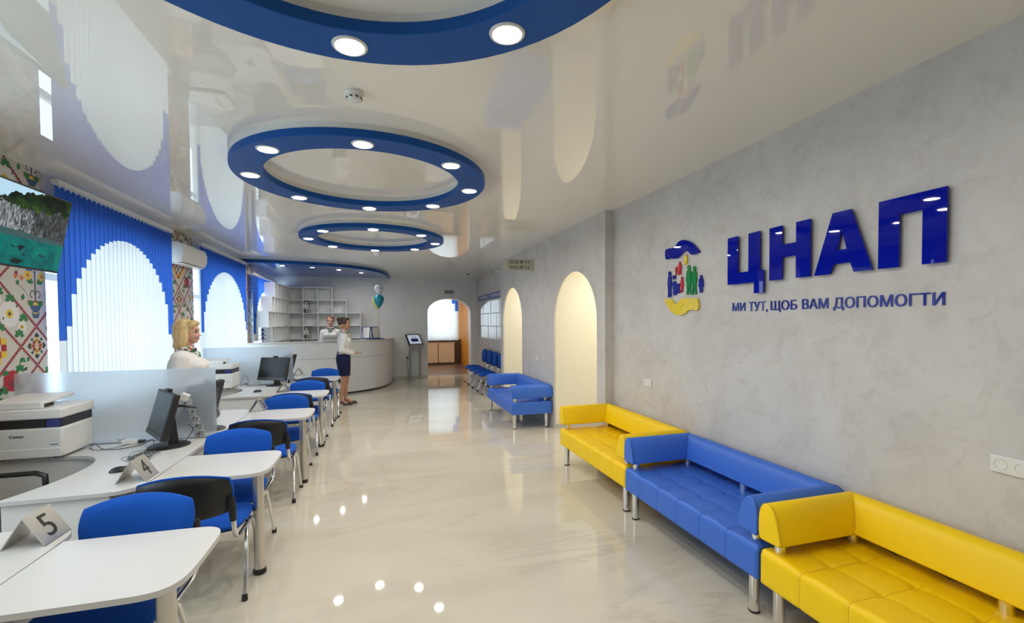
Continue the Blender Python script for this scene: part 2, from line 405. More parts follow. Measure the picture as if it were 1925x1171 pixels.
# left wall with the window openings; its piers are papered
WIN = [(0.9, 3.3), (5.0, 7.55), (8.28, 11.17), (11.75, 13.85)]
SILL, HEAD = 0.82, 2.70
mb = MB().use('plaster_white')
outer = [(-3.2, 0), (14.1, 0), (14.1, H), (-3.2, H)]
holes = [[(a, SILL), (a, HEAD), (b, HEAD), (b, SILL)] for a, b in WIN]
mb.prism([outer] + holes, lambda y, z: (XL, y, z), lambda y, z: (XL - 0.35, y, z))
def clip(poly, y0, y1, z0, z1):
    for ax, lim, sg in ((0, y0, 1), (0, y1, -1), (1, z0, 1), (1, z1, -1)):
        out = []
        for i in range(len(poly)):
            p, q = poly[i], poly[(i + 1) % len(poly)]
            dp, dq = sg * (p[ax] - lim), sg * (q[ax] - lim)
            if dp >= 0: out.append(p)
            if dp * dq < 0:
                t = dp / (dp - dq); out.append((p[0] + (q[0] - p[0]) * t, p[1] + (q[1] - p[1]) * t))
        poly = out
        if len(poly) < 3: return None
    return poly
def paper(y0, y1, z0=0.0, z1=H):
    lay = [0]
    def P(ink, poly):
        q = clip(poly, y0, y1, z0, z1)
        if q: lay[0] += 1; d = 0.0010 + 0.000005 * (lay[0] % 260); mb.use('ink_' + ink).add([(XL + d, a, b) for a, b in q], [tuple(range(len(q)))])
    mb.use('wallpaper').add([(XL + 0.0008, y0, z0), (XL + 0.0008, y1, z0), (XL + 0.0008, y1, z1), (XL + 0.0008, y0, z1)], [(0, 1, 2, 3)])
    def disc(ink, y, z, r, n=12, ry=None): P(ink, [(y + (ry or r) * math.cos(2 * PI * i / n), z + r * math.sin(2 * PI * i / n)) for i in range(n)])
    def leaf(ink, y, z, a, ln, wd): P(ink, [(y + math.cos(a) * ln * t - math.sin(a) * wd * s, z + math.sin(a) * ln * t + math.cos(a) * wd * s) for t, s in ((0, 0), (.3, .8), (.6, .9), (1, 0), (.6, -.9), (.3, -.8))])
    def ivy(y, z, s=0.044):
        for k in range(5): leaf('green', y, z, -PI / 2 + (k - 2) * 0.85 + PI, s * 1.25, s * 0.42)
    def petals(ink, y, z, r, n, ir, ic='yellow', core='dark'):
        for k in range(n):
            a = 2 * PI * k / n; disc(ink, y + math.cos(a) * r * .62, z + math.sin(a) * r * .62, r * .42, 9)
        disc(ic, y, z, ir); disc(core, y, z, ir * .4, 8)
    def square(ink, y, z, s): P(ink, [(y - s, z), (y, z - s), (y + s, z), (y, z + s)])
    S = 0.93
    def to_yz(Lv, Mv): return ((Lv - Mv) / (2 * S), (Lv + Mv) / 2)          # z + S y = L , z - S y = M
    Ls = [v for i in range(-8, 12) for v in (5.88 + 1.07 * i, 6.21 + 1.07 * i)]
    Ms = [v for i in range(-14, 10) for v in (-3.18 + 1.07 * i, -2.85 + 1.07 * i)]
    def strip(pa, pb):
        dy, dz = pb[0] - pa[0], pb[1] - pa[1]; n = int(math.hypot(dy, dz) / 0.024)
        for i in range(n):
            t = (i + .5) / n; y, z = pa[0] + dy * t, pa[1] + dz * t
            if y0 - .03 < y < y1 + .03 and z0 < z < z1 + .03: P('maroon' if i % 2 else 'red', [(y - .013, z - .010), (y + .013, z - .010), (y + .013, z + .010), (y - .013, z + .010)])
    for Lv in Ls: strip(((Lv - z0) / S, z0), ((Lv - z1) / S, z1))
    for Mv in Ms: strip(((z0 - Mv) / S, z0), ((z1 - Mv) / S, z1))
    for i in range(-8, 10):
        for j in range(-10, 9):
            bL, bM = 6.58 + 1.07 * i, -2.48 + 1.07 * j
            lay[0] = 0
            y, z = to_yz(bL, bM)                                              # big diamond
            if y0 - .6 < y < y1 + .6 and z0 - .6 < z < z1 + .6:
                if (i + j) % 2 == 0:
                    P('slate', [(y - .03, z - .30), (y + .03, z - .30), (y + .05, z - .25), (y - .05, z - .25)]); P('yellow', [(y - .03, z - .262), (y + .03, z - .262), (y + .03, z - .25), (y - .03, z - .25)])
                    P('slate', [(y - .03, z - .25), (y + .03, z - .25), (y + .075, z - .19), (y - .075, z - .19)]); P('yellow', [(y - .095, z - .19), (y + .095, z - .19), (y + .095, z - .163), (y - .095, z - .163)])
                    P('maroon', [(y - .095, z - .163), (y + .095, z - .163), (y + .095, z - .152), (y - .095, z - .152)])
                    P('dark', [(y - .007, z - .155), (y + .007, z - .155), (y + .007, z + .14), (y - .007, z + .14)])
                    for sg in (-1, 1):
                        for k in range(10):
                            a = k * .5; rr = .04 - .002 * k; disc('dark', y + sg * (.035 - rr * math.cos(a) * .8), z - .10 + rr * math.sin(a), .007, 6)
                        for k in range(14):
                            t = k / 13; disc('dark', y + sg * (.06 + .15 * t), z - .14 + .12 * math.sin(t * 1.5), .005, 6)
                            disc('dark', y + sg * (.01 + .20 * t), z + .09 + .06 * math.sin(t * 3.0) - .03 * t, .005, 6)
                        leaf('green', y + sg * .015, z + .0, PI / 2 - sg * 1.2, .10, .03); leaf('green', y + sg * .02, z - .17, PI / 2 - sg * 1.7, .07, .03)
                        leaf('green', y + sg * .20, z - .03, PI / 2 + .3 * sg, .05, .02); leaf('green', y + sg * .13, z - .10, -PI / 2 + .4 * sg, .06, .022)
                        leaf('orange', y + sg * .20, z + .08, -PI / 2 + sg * .3, .065, .026); leaf('maroon', y + sg * .20, z + .085, -PI / 2 + sg * .3, .03, .022); leaf('orange', y + sg * .15, z + .06, -PI / 2, .055, .024)
                        petals('yellow', y + sg * .08, z + .06, .042, 6, .016, 'orange', 'maroon')
                    leaf('blue', y - .07, z + .10, .6, .06, .02); leaf('blue', y - .07, z + .10, 2.4, .04, .018)
                    petals('red', y, z + .17, .06, 7, .022, 'maroon')
                else:
                    for a in range(-4, 5):
                        for c2 in range(-4, 5):
                            k = abs(a) + abs(c2)
                            if k > 5: continue
                            ink = {0: 'orange', 1: 'white', 2: 'blue', 3: 'white' if (a + c2) % 2 else 'blue', 4: 'red', 5: 'yellow'}[k]
                            if abs(a) == abs(c2) and k > 0: ink = 'red' if k < 4 else 'orange'
                            P(ink, [(y + a * .055 - .027, z + c2 * .052 - .026), (y + a * .055 + .027, z + c2 * .052 - .026), (y + a * .055 + .027, z + c2 * .052 + .026), (y + a * .055 - .027, z + c2 * .052 + .026)])
                            if k in (2, 4): square('white' if k == 2 else 'maroon', y + a * .055, z + c2 * .052, .013)
            y, z = to_yz(bL - .535, bM - .535 + .0)                            # small diamond: cross-stitch rosette
            if y0 - .2 < y < y1 + .2 and z0 - .2 < z < z1 + .2:
                for a, c2 in ((0, .045), (0, -.045), (.042, 0), (-.042, 0)):
                    square('dark', y + a * 1.9, z + c2 * 1.9, .030); square('orange' if a else 'yellow', y + a, z + c2, .034); square('maroon', y + a, z + c2, .013)
                for a, c2 in ((1, 1), (-1, 1), (1, -1), (-1, -1)): square('maroon', y + a * .03, z + c2 * .03, .02); square('dark', y + a * .055, z + c2 * .055, .017)
            y, z = to_yz(bL - .535, bM)                                        # long cell: daisies
            if y0 - .4 < y < y1 + .4 and z0 - .4 < z < z1 + .4:
                petals('petal', y, z, .105, 11, .036)
                for t in (-1, 1):
                    yy, z2 = y + t * .125, z - t * .105; petals('petal', yy, z2, .05, 8, .020)
                    ivy(yy + .02, z2 + .065); ivy(yy - .03, z2 - .065); ivy(y + t * .01 - .09 * (t < 0), z + t * .115)
                    leaf('dark', y + t * .07, z + .05 * t, 1.2, .03, .008)
            y, z = to_yz(bL, bM - .535)                                        # long cell: poppy
            if y0 - .4 < y < y1 + .4 and z0 - .4 < z < z1 + .4:
                petals('red', y, z, .085, 9, .04, 'red', 'maroon'); disc('maroon', y, z - .02, .03)
                for t in (-1, 1):
                    ivy(y + t * .09, z + t * .08); ivy(y + t * .12, z + t * .15, .03); ivy(y + t * .06, z - .06 * t, .03); leaf('dark', y + t * .13, z + t * .07, .5, .05, .014); leaf('green', y + t * .17, z + t * .14, 1, .05, .02)
paper(3.42, 4.999); paper(7.552, 8.278, SILL * 0); paper(11.172, 11.748)
struct('wall_left', mb, fix=False, smooth=0)

struct('wall_back', MB().box((-3.2, -3.2, 0), (2.9, -3.05, H)), 'plaster_white')
struct('wall_right', MB().box((XN, -3.1, 0), (XN + 0.15, 4.995, H)), 'plaster')
mb = MB(); aw = [(4.995, 0), (10.03, 0), (10.03, H), (4.995, H)]
A1, A2 = arch(5.21, 6.69, 1.70, 0.69, -0.02), arch(8.39, 9.82, 1.70, 0.69, -0.02)
def notch(o, arcs):
    """outline of a wall whose arches stand on the floor"""
    pts = [o[0]]
    for a in arcs: pts += [(a[0][0], 0)] + list(reversed(a[2:])) + [(a[1][0], 0)]
    return pts + o[1:]
mb.prism([notch(aw, [A1, A2])], lambda y, z: (XA, y, z), lambda y, z: (XA + 0.025, y, z))
struct('wall_right', mb, 'plaster', smooth=25)
struct('wall_right', MB().box((XA + .003, 4.9957, 0), (XN + .15, 5.07, H)), 'plaster')
struct('trim_corner', MB().box((XA - 0.004, 4.990, 0), (XA + 0.004, 4.996, H)), 'white_paint')
struct('wall_right', MB().box((XR, 10.03, 0), (XR + 0.15, 14.0, H)), 'plaster')
struct('wall_right', MB().box((XA + .155, 9.99, 0), (XR + 0.1, 10.031, H)), 'plaster')
mb = MB(); fa = arch(1.33, 2.66, 1.98, 0.42, 0)
mb.prism([notch([(-3.2, 0), (3.0, 0), (3.0, H + .05), (-3.2, H + .05)], [fa])], lambda x, z: (x, YF, z), lambda x, z: (x, YF + 0.44, z))
struct('wall_far', mb, 'plaster_white', smooth=25)
# baseboards
for nm, a, b in (('right', (XN - .012, -3.0, 0), (XN, 4.99, .07)), ('right', (XA - .012, 6.70, 0), (XA, 8.38, .07)), ('right', (XA - .012, 9.83, 0), (XA, 10.03, .07)), ('right', (XA - .012, 5.0, 0), (XA, 5.2, .07)), ('right', (XR - .012, 10.03, 0), (XR, YF, .07)),
                 ('far', (-2.8, YF - .012, 0), (1.32, YF, .07)), ('far', (2.67, YF - .012, 0), (2.83, YF, .07)), ('left', (XL, -3, 0), (XL + .012, 13.9, .07)),
                 ('passage', (2.627, 6.678, 0), (4.4, 6.69, .07)), ('passage', (2.627, 9.808, 0), (4.4, 9.82, .07))):
    struct('baseboard_' + nm, MB().box(a, b), 'trim_grey')
# side passages behind the two arches
for y0, y1 in ((5.18, 6.69), (8.20, 9.82)):
    mb = MB().box((XA + .0255, y1, 0), (4.6, y1 + .1, 2.75)).box((4.5, y0, 0), (4.6, y1, 2.75)).box((XA + .13, y0 - .1, 0), (4.6, y0, 2.75))
    mb.box((XA + .0255, y0 - .1, 2.70), (4.6, y1 + .1, 2.80))
    struct('wall_passage', mb, 'cream')
# room beyond the far arch
struct('floor_far', MB().box((0.2, 14.39, -0.1), (3.4, 18.5, 0.004)), 'wood_floor')
struct('trim_threshold', MB().box((1.33, 14.36, 0), (2.66, 14.42, 0.010)), 'satin_metal')
mb = MB().use('tan_wall').prism([[(0.2, 0), (3.4, 0), (3.4, 3.1), (0.2, 3.1)], [(0.6, 1.0), (0.6, 2.75), (2.9, 2.75), (2.9, 1.0)]], lambda x, z: (x, 18.1, z), lambda x, z: (x, 18.4, z))
mb.use('dark_wood').box((0.2, 18.06, 0), (3.1, 18.1, 0.99)); struct('wall_far_room', mb)
mb = MB().use('orange_wall').box((3.04, 14.39, 0), (3.14, 18.1, 3.1)).use('tan_wall').box((0.2, 14.39, 0), (0.3, 18.1, 3.1)); struct('wall_far_room', mb)
struct('ceiling_far', MB().box((0.2, 14.39, 3.0), (3.4, 18.4, 3.1)), 'white_paint')

# windows
def window(nm, y0, y1):
    mb = MB(); t = 0.06; x0, x1 = -3.14, -3.07
    mb.box((x0, y0, SILL), (x1, y0 + t, HEAD)).box((x0, y1 - t, SILL), (x1, y1, HEAD)).box((x0, y0 + t, SILL), (x1, y1 - t, SILL + t)).box((x0, y0 + t, HEAD - t), (x1, y1 - t, HEAD))
    for k in (1, 2):
        yc = y0 + (y1 - y0) * k / 3; mb.box((x0, yc - .045, SILL + t), (x1, yc + .045, HEAD - t))
    mb.box((x0 + .005, y0 + t, 2.12), (x1 - .005, y1 - t, 2.19))
    f = struct(nm, mb, 'white_plastic', bevel=.006)
    obj('pane', MB().box((-3.112, y0 + .03, SILL + .03), (-3.106, y1 - .03, HEAD - .03)), 'glass', f)
    obj('window_sill', MB().box((-3.07, y0 + .001, SILL), (-2.80, y1 - .001, SILL + .03)), 'white_plastic', f, bevel=.008)
for i, (a, b) in enumerate(WIN): window('window_%d' % (i + 1), a, b)
mb = MB()
for a, b in (((.6, 1.0), (.66, 2.75)), ((2.84, 1.0), (2.9, 2.75)), ((.66, 1.0), (2.84, 1.06)), ((.66, 2.69), (2.84, 2.75)), ((1.72, 1.06), (1.79, 2.69))): mb.box((a[0], 18.2, a[1]), (b[0], 18.27, b[1]))
f = struct('window_5', mb, 'white_plastic'); obj('pane', MB().box((.63, 18.23, 1.03), (2.87, 18.236, 2.72)), 'glass', f)
struct('ground_outside', MB().box((-60, -40, -0.9), (-3.3, 60, -0.8)), 'plaster_white')

# ------------------------------------------------------------------ vertical blinds
def blind(label, y0, y1, apex, half, z_edge, rise, loc_x=-2.74, zt=2.93, zb=0.86, name='vertical_blind'):
    n = max(2, round((y1 - y0) / 0.078)); pit = (y1 - y0) / n
    t = thing(name, label, 'blind', (loc_x, (y0 + y1) / 2, zb), 0, 'vertical blinds in the windows')
    yc = (y0 + y1) / 2
    T = Matrix.Translation((-loc_x, -yc, -zb))
    rail = MB().add([], []); rail.box((-.022 , y0 - yc - .02, zt - zb), (.03, y1 - yc + .02, zt - zb + .038)); 
    for i in range(n): rail.box((-.006, y0 - yc + pit * (i + .5) - .006, zt - zb - .03), (.008, y0 - yc + pit * (i + .5) + .006, zt - zb + .01))
    obj('headrail', rail, 'white_plastic', t)
    for yy in (y0 - yc + .25, y1 - yc - .25): obj('wall_bracket', MB().box((XL - loc_x, yy - .02, zt - zb + .005), (-.022, yy + .02, zt - zb + .03)), 'white_plastic', t)
    B, W = MB(), MB()
    for i in range(n):
        a = y0 - yc + pit * i - .006; b = a + pit + .012; c = (a + b) / 2 + yc
        u = (c - apex) / half
        z = z_edge + rise * math.sqrt(max(0, 1 - u * u)) if abs(u) < 1 else z_edge
        if abs(u) >= 1 and False: z = z_edge
        k = 5
        def col(mb, za, zb2):
            rows = [[((.010 * (s / (k - 1) - .5) + .006 * math.sin(PI * s / (k - 1))), a + (b - a) * s / (k - 1), zz - zb) for s in range(k)] for zz in (za, zb2)]
            mb.grid(rows)
        col(B, z, zt - .012); col(W, zb, z)
    obj('blue_fabric', B, 'blind_blue', t, smooth=60, fix=False); obj('white_fabric', W, 'blind_white', t, smooth=60, fix=False)
    return t
blind('tall blue blind with white arch, behind the blond woman at the nearest window', 4.97, 7.24, 6.10, 1.02, 1.55, 1.06)
blind('blue blind with white arch right of the air conditioner, second window', 8.28, 10.76, 9.50, 1.16, 1.55, 1.07)
blind('blue blind partly hidden behind the white stepped shelves, farthest window', 11.30, 13.60, 12.45, 1.02, 1.45, 1.0, zt=2.77, zb=1.28)
# the far room's blind
t = thing('vertical_blind', 'white vertical blind in the far room seen through the archway', 'blind', (1.85, 18.0, .95), 0, 'vertical blinds in the windows')
W, B = MB(), MB()
for i in range(17):
    a = -1.05 + i * .125; ze = 1.75 if i < 15 else 1.75 - .30 * (i - 14)
    W.grid([[(a + .062 * s, .012 * (s % 2), z) for s in range(3)] for z in (.0, ze)])
    if ze < 1.74: B.grid([[(a + .062 * s, .012 * (s % 2), z) for s in range(3)] for z in (ze, 1.75)])
obj('white_fabric', W, 'blind_white', t, fix=False); obj('blue_fabric', B, 'blind_blue', t, fix=False)
obj('headrail', MB().box((-1.1, -.02, 1.75), (1.12, .0995, 1.84)), 'white_plastic', t)
t = thing('radiator_cover', 'light wooden radiator screen below the far room window', 'radiator cover', (2.1, 18.0, 0))
mb = MB().box((-.62, -.06, .08), (.0, .05, .84)).box((.03, -.06, .08), (.65, .05, .84)); obj('slatted_panel', mb, 'beech', t)
obj('top_board', MB().box((-.64, -.08, .84), (.67, .05, .87)), 'beech', t); obj('plinth', MB().box((-.6, -.03, .0), (.63, .04, .08)), 'dark_wood', t)

# ------------------------------------------------------------------ ceiling rings and lamps
RING = [(-0.12, 1.26), (-0.113, 4.287), (-0.097, 7.316), (-0.12, -1.77)]
lamp0 = None
def circle(cx, cy, r, n=72): return [(cx + r * math.cos(2 * PI * i / n), cy + r * math.sin(2 * PI * i / n)) for i in range(n)]
names = ['nearest, cut by the top of the frame', 'the middle, largest fully seen', 'the farthest, smallest', 'behind']
places = ['nearest', 'middle', 'farthest']
def downlight(x, y, z, label, first=None):
    if first: return dup(first, (x, y, z), 0, label)
    t = thing('downlight', label, 'ceiling light', (x, y, z), 0, 'round ceiling downlights')
    obj('trim_ring', MB().lathe([(.062, .004), (.063, -.007), (.075, -.005), (.079, .002), (.079, .006)], n=32, cap=False), 'white_plastic', t)
    obj('diffuser', MB().lathe([(.0005, -.003), (.063, -.003)], n=32, cap=False), 'lamp_glow', t, fix=False, smooth=0)
    return t
side = ['on the near left', 'on the near side', 'on the near right', 'on the right', 'on the far right', 'on the far side', 'on the far left', 'on the left']
for i, (cx, cy) in enumerate(RING[:3]):
    t = thing('ceiling_ring', 'blue round ceiling ring with white downlights, ' + ['nearest, cut off by the top edge', 'second one, beyond the smoke detector', 'third and farthest, before the reception'][i], 'ceiling ring', (cx, cy, H), 0, 'blue ceiling rings')
    z0, z1 = 2.937 - H, 2.992 - H
    obj('drum', MB().prism([circle(0, 0, 1.045), circle(0, 0, .822)[::-1]], lambda x, y: (x, y, z1), lambda x, y: (x, y, 0)), 'drum_white', t)
    obj('blue_band', MB().prism([circle(0, 0, 1.053), circle(0, 0, .814)[::-1]], lambda x, y: (x, y, z0), lambda x, y: (x, y, z1)), 'ring_blue', t, bevel=.004)
    for k in range(8):
        a = -2.3545 + k * PI / 4
        lb = 'white downlight %s of the %s blue ring' % (side[k], places[i])
        d = downlight(cx + .928 * math.cos(a), cy + .928 * math.sin(a), 2.937, lb, lamp0); lamp0 = lamp0 or d
def sup(cx, cy, a, b, p, n=40):
    return [(cx + a * math.cos(PI / 2 * i / n) ** (2 / p), cy - b * math.sin(PI / 2 * i / n) ** (2 / p)) for i in range(n + 1)]
# soffit over the reception
t = thing('reception_soffit', 'curved blue glossy ceiling drop over the reception desk', 'ceiling panel', (-2.85, 13.95, H))
o = sup(0, 0, 3.06, 3.28, 2.6); inn = sup(0, 0, 3.03, 3.25, 2.6)
obj('soffit_panel', MB().prism([[(0.003, -.003)] + [(max(x, .003), min(y, -.003)) for x, y in inn]], lambda x, y: (x, y, -.045), lambda x, y: (x, y, 0)), 'soffit_blue', t)
obj('fascia', MB().prism([o + inn[::-1]], lambda x, y: (x, y, -.072), lambda x, y: (x, y, -.022)), 'ring_blue', t)
for k, (x, y) in enumerate(((-2.15, 11.35), (-1.55, 11.55), (-1.0, 11.95), (-.5, 12.55))):
    s_ = thing('spotlight', 'small recessed spotlight in the blue reception ceiling, ' + ['next to the window', 'second from the window', 'third from the window', 'near the balloons'][k], 'ceiling light', (x, y, H - .045), 0, 'spotlights over the reception')
    obj('trim_ring', MB().lathe([(.04, .0), (.05, -.006), (.056, 0)], n=20, cap=False), 'white_plastic', s_); obj('bulb', MB().lathe([(.0005, -.002), (.042, -.002)], n=20, cap=False), 'soffit_glow', s_, fix=False, smooth=0)
# smoke detector
t = thing('smoke_detector', 'white round smoke detector between the two nearest ceiling rings', 'smoke detector', (-.136, 2.815, H))
obj('base', MB().lathe([(.052, 0), (.054, -.012), (.050, -.018)], n=32), 'white_plastic', t)
obj('body', MB().lathe([(.046, -.018), (.046, -.030), (.036, -.046), (.024, -.052), (.012, -.054)], n=32), 'white_plastic', t)
mb = MB()
for k in range(8):
    a = k * PI / 4 + .2; mb.tube([(.043 * math.cos(a), .043 * math.sin(a), -.034), (.040 * math.cos(a + .4), .040 * math.sin(a + .4), -.036)], .005, 6)
obj('vents', mb, 'black_plastic', t)

# ------------------------------------------------------------------ desks, tables
def wrap(pts, r=0): return pts
DESK = [(-2.09, 3.19), (-1.56, 3.19), (-1.49, 3.21), (-1.435, 3.27), (-1.415, 3.36), (-1.415, 4.485), (-2.82, 4.485), (-2.82, 4.17), (-2.30, 4.17), (-2.14, 4.14), (-2.04, 4.05), (-1.985, 3.92), (-1.965, 3.78), (-1.97, 3.62), (-2.0, 3.45), (-2.045, 3.30)]
DT = 0.71
def chaikin(p, keep, it=2):
    for _ in range(it):
        q = []
        for i in range(len(p)):
            a, b, c = p[i - 1], p[i], p[(i + 1) % len(p)]
            if b in keep: q.append(b)
            else: q += [(b[0] * .75 + a[0] * .25, b[1] * .75 + a[1] * .25), (b[0] * .75 + c[0] * .25, b[1] * .75 + c[1] * .25)]
        p = q
    return p
def desk(label, mirror, yref, strip=-1.965):
    """yref: the partition line; mirrored desks run away beyond it"""
    t = thing('service_desk', label, 'desk', (-1.9, yref, 0), 0, 'white service desks along the windows')
    def P(p): return (p[0] + 1.9, (p[1] - 4.5) * (-1 if mirror else 1))
    pts = [P((p[0] + (strip + 1.965) * (1 if -2.1 < p[0] < -1.96 else 0), p[1])) for p in DESK]
    sg = -1 if mirror else 1
    obj('desktop', MB().prism([chaikin(pts, [pts[0], pts[5], pts[6], pts[7]])], lambda x, y: (x, y, DT - .024), lambda x, y: (x, y, DT)), 'white_lacquer', t, bevel=.003)
    def bx(a, b): return MB().box((a[0], min(a[1] * sg, b[1] * sg), a[2]), (b[0], max(a[1] * sg, b[1] * sg), b[2]))
    obj('end_panel', bx(((-.17 if strip < -1.9 else .15), -1.28, .03), (.335, -1.26, DT - .024)), 'counter_grey', t)
    obj('front_panel', bx((.40, -1.15, .12), (.42, -.02, DT - .024)), 'counter_grey', t)
    obj('apron', bx((-.90, -.31, .38), (-.20, -.29, DT - .024)), 'counter_grey', t)
    obj('back_panel', bx((-.90, -.05, .05), (.40, -.03, DT - .024)), 'counter_grey', t)
    for sx_ in (-.88, .34): obj('desk_leg', bx((sx_, -.30 if sx_ < 0 else -1.1, 0), (sx_ + .04, -.26 if sx_ < 0 else -1.06, DT - .024)), 'satin_metal', t)
    return t
desk('white wave-shaped desk carrying the nearest printer and monitor, number 4', False, 4.5)
desk('white desk just behind the nearest frosted screen, below the blond woman', True, 4.53, -1.66)
desk('white desk with the farther printer and monitor, before the second frosted screen', False, 8.13)
desk('white desk behind the second frosted screen, closest to the reception', True, 8.16)
desk('white desk at the lower left corner carrying the number 5 sign', True, 1.42)

TT = [(-1.405, 3.31), (-.92, 3.305), (-.84, 3.31), (-.785, 3.335), (-.755, 3.385), (-.742, 3.47), (-.742, 3.75), (-.752, 3.82), (-.785, 3.865), (-.85, 3.885), (-1.405, 3.895)]
def table(label, dy, first=None):
    loc = (-.82, 3.41 + dy, 0)
    if first: return dup(first, loc, 0, label)
    t = thing('visitor_table', label, 'table', loc, 0, 'white visitor tables joined to the desks')
    obj('tabletop', MB().prism([[(x + .82, y - 3.41) for x, y in chaikin(TT, [TT[0], TT[-1]])]], lambda x, y: (x, y, DT - .024), lambda x, y: (x, y, DT)), 'white_lacquer', t, bevel=.004)
    lg = obj('leg', MB().lathe([(.034, .035), (.034, DT - .03)], n=28), 'satin_metal', t)
    obj('foot', MB().lathe([(.034, 0), (.041, .006), (.041, .022), (.036, .036)], n=28), 'black_plastic', lg)
    obj('leg_plate', MB().lathe([(.05, DT - .031), (.05, DT - .0245)], n=28), 'satin_metal', t)
    obj('wall_bracket', MB().box((-.575, .0, DT - .12), (-.55, .42, DT - .0245)), 'aluminium', t)
    return t
t4 = table('white visitor table with chrome leg, joined to the number 4 desk', 0)
table('white visitor table filling the bottom left corner, beside the number 5 sign', -1.365, t4)
table('white visitor table joined to the desk behind the nearest frosted screen', 1.81, t4)
table('white visitor table, second one from the standing woman', 3.27, t4)
table('white visitor table right beside the standing woman in navy skirt', 5.08, t4)

def screen(label, y, x0, x1):
    t = thing('frosted_screen', label, 'partition', (0, y, DT), 0, 'frosted desk partitions')
    obj('acrylic_sheet', MB().box((x0, -.004, .002), (x1, .004, .60)), 'frosted', t, bevel=.0015)
    for xc in (x0 + .25, (x0 + x1) / 2, x1 - .14): obj('clamp', MB().box((xc - .02, -.014, .0), (xc + .02, .014, .035)), 'satin_metal', t)
screen('frosted glass partition behind the nearest printer and monitor', 4.515, -2.79, -1.40)
screen('frosted glass partition behind the farther printer and monitor', 8.145, -2.79, -1.41)

# ------------------------------------------------------------------ visitor chairs
def pad(w, d, t, bulge, n=14, m_=12, round_=.35):
    """cushion slab in local x (width) and y, thickness along z, corners rounded in outline"""
    mb = MB(); rows_t, rows_b = [], []
    def outl(u, v):
        # squircle mapping of the unit square
        x = u * math.sqrt(1 - v * v * round_ / 1.0 * .5); y = v * math.sqrt(1 - u * u * round_ * .5); return x * w / 2, y * d / 2
    for i in range(m_ + 1):
        v = -1 + 2 * i / m_; rt_, rb = [], []
        for j in range(n + 1):
            u = -1 + 2 * j / n; x, y = outl(u, v)
            e = max(0, 1 - abs(u) ** 6) ** .5 * max(0, 1 - abs(v) ** 6) ** .5
            rt_.append((x, y, t * .35 + (t * .65 + bulge * (1 - u * u) * (1 - v * v)) * e)); rb.append((x, y, 0))
        rows_t.append(rt_); rows_b.append(rb)
    mb.grid(rows_t); mb.grid([r[::-1] for r in rows_b])
    edge = lambda R: [r for r in R[0]] + [r[-1] for r in R[1:]] + R[-1][::-1][1:] + [r[0] for r in R[1:-1]][::-1]
    et, eb = edge(rows_t), edge(rows_b)
    mb.grid([et + et[:1], eb + eb[:1]])
    return mb
def bend(mb, f): mb.v = [Vector(f(*v)) for v in mb.v]; return mb
def make_chair(label, group, hb=.27):
    t = thing('visitor_chair', label, 'chair', (0, 0, 0), 0, group)
    obj('seat_cushion', bend(pad(.47, .42, .05, .012), lambda x, y, z: (x, y + .01, z + .432 - (.035 * max(0, (y - .10) / .11) ** 2) + .012 * (x / .235) ** 2)), 'chair_blue', t, smooth=50)
    obj('seat_shell', bend(pad(.455, .41, .012, 0), lambda x, y, z: (x, y + .01, z + .421 - (.035 * max(0, (y - .10) / .11) ** 2) + .012 * (x / .235) ** 2)), 'black_plastic', t, smooth=50)
    # backrest: pad stands upright, wrapped round the sitter; taller in the middle
    def back(off):
        def f(x, y, z):
            h = (y + .135) / .27
            return (x * (1 - .08 * (1 - h)), -.325 - .03 * h + off + z + .045 * (x / .235) ** 2, .565 + h * (hb - .035 * abs(x / .235) ** 2.2) + .018 * (1 - h) * (x / .235) ** 2)
        return f
    obj('backrest', bend(pad(.475, .27, .038, .010), back(0)), 'chair_blue', t, smooth=50)
    obj('back_shell', bend(pad(.465, .262, .022, .006), lambda x, y, z: back(0)(x, y - .006, -z)), 'black_plastic', t, smooth=50)
    for sx_ in (-1, 1):
        x = .232 * sx_; xf = .25 * sx_
        lg = obj('leg', MB().tube([(x, -.015, .405), (x, .035, .418), (x + .002 * sx_, .065, .40), (xf, .205, .022)], .0115, 10), 'chrome', t)
        obj('foot_cap', MB().lathe([(.016, 0), (.017, .004), (.015, .036), (.012, .04)], (xf, .207, 0), 14), 'black_plastic', lg)
        lg = obj('leg', MB().tube([(x, .035, .410), (x, -.03, .412), (x + .002 * sx_, -.06, .39), (xf, -.205, .022)], .0115, 10), 'chrome', t)
        obj('foot_cap', MB().lathe([(.016, 0), (.017, .004), (.015, .036), (.012, .04)], (xf, -.207, 0), 14), 'black_plastic', lg)
        up_ = obj('back_support', MB().tube([(x, .02, .415), (x, -.20, .415), (x, -.27, .43), (x, -.305, .48), (x * .99, -.318, .58)], .013, 10, .55), 'chrome', t)
        obj('support_sleeve', MB().tube([(x * .99, -.315, .545), (x * .985, -.322, .60), (x * .96, -.318, .68)], [.017, .021, .019], 10), 'black_plastic', up_)
        obj('knuckle', MB().sphere((x, -.005, .405), (.016, .03, .018), 12, 8), 'chrome', t)
    obj('cross_bar', MB().tube([(-.232, .0, .408), (.232, .0, .408)], .011, 10).tube([(-.2, .12, .405), (.2, .12, .405)], .009, 8), 'chrome', t)
    return t
G1 = 'blue visitor chairs at the desk tables'
ch = make_chair('blue fabric chair showing its black back shell, before the number 4 table', G1)
ch.location = (-1.095, 3.30, 0); ch.scale = (1.06, 1, 1)
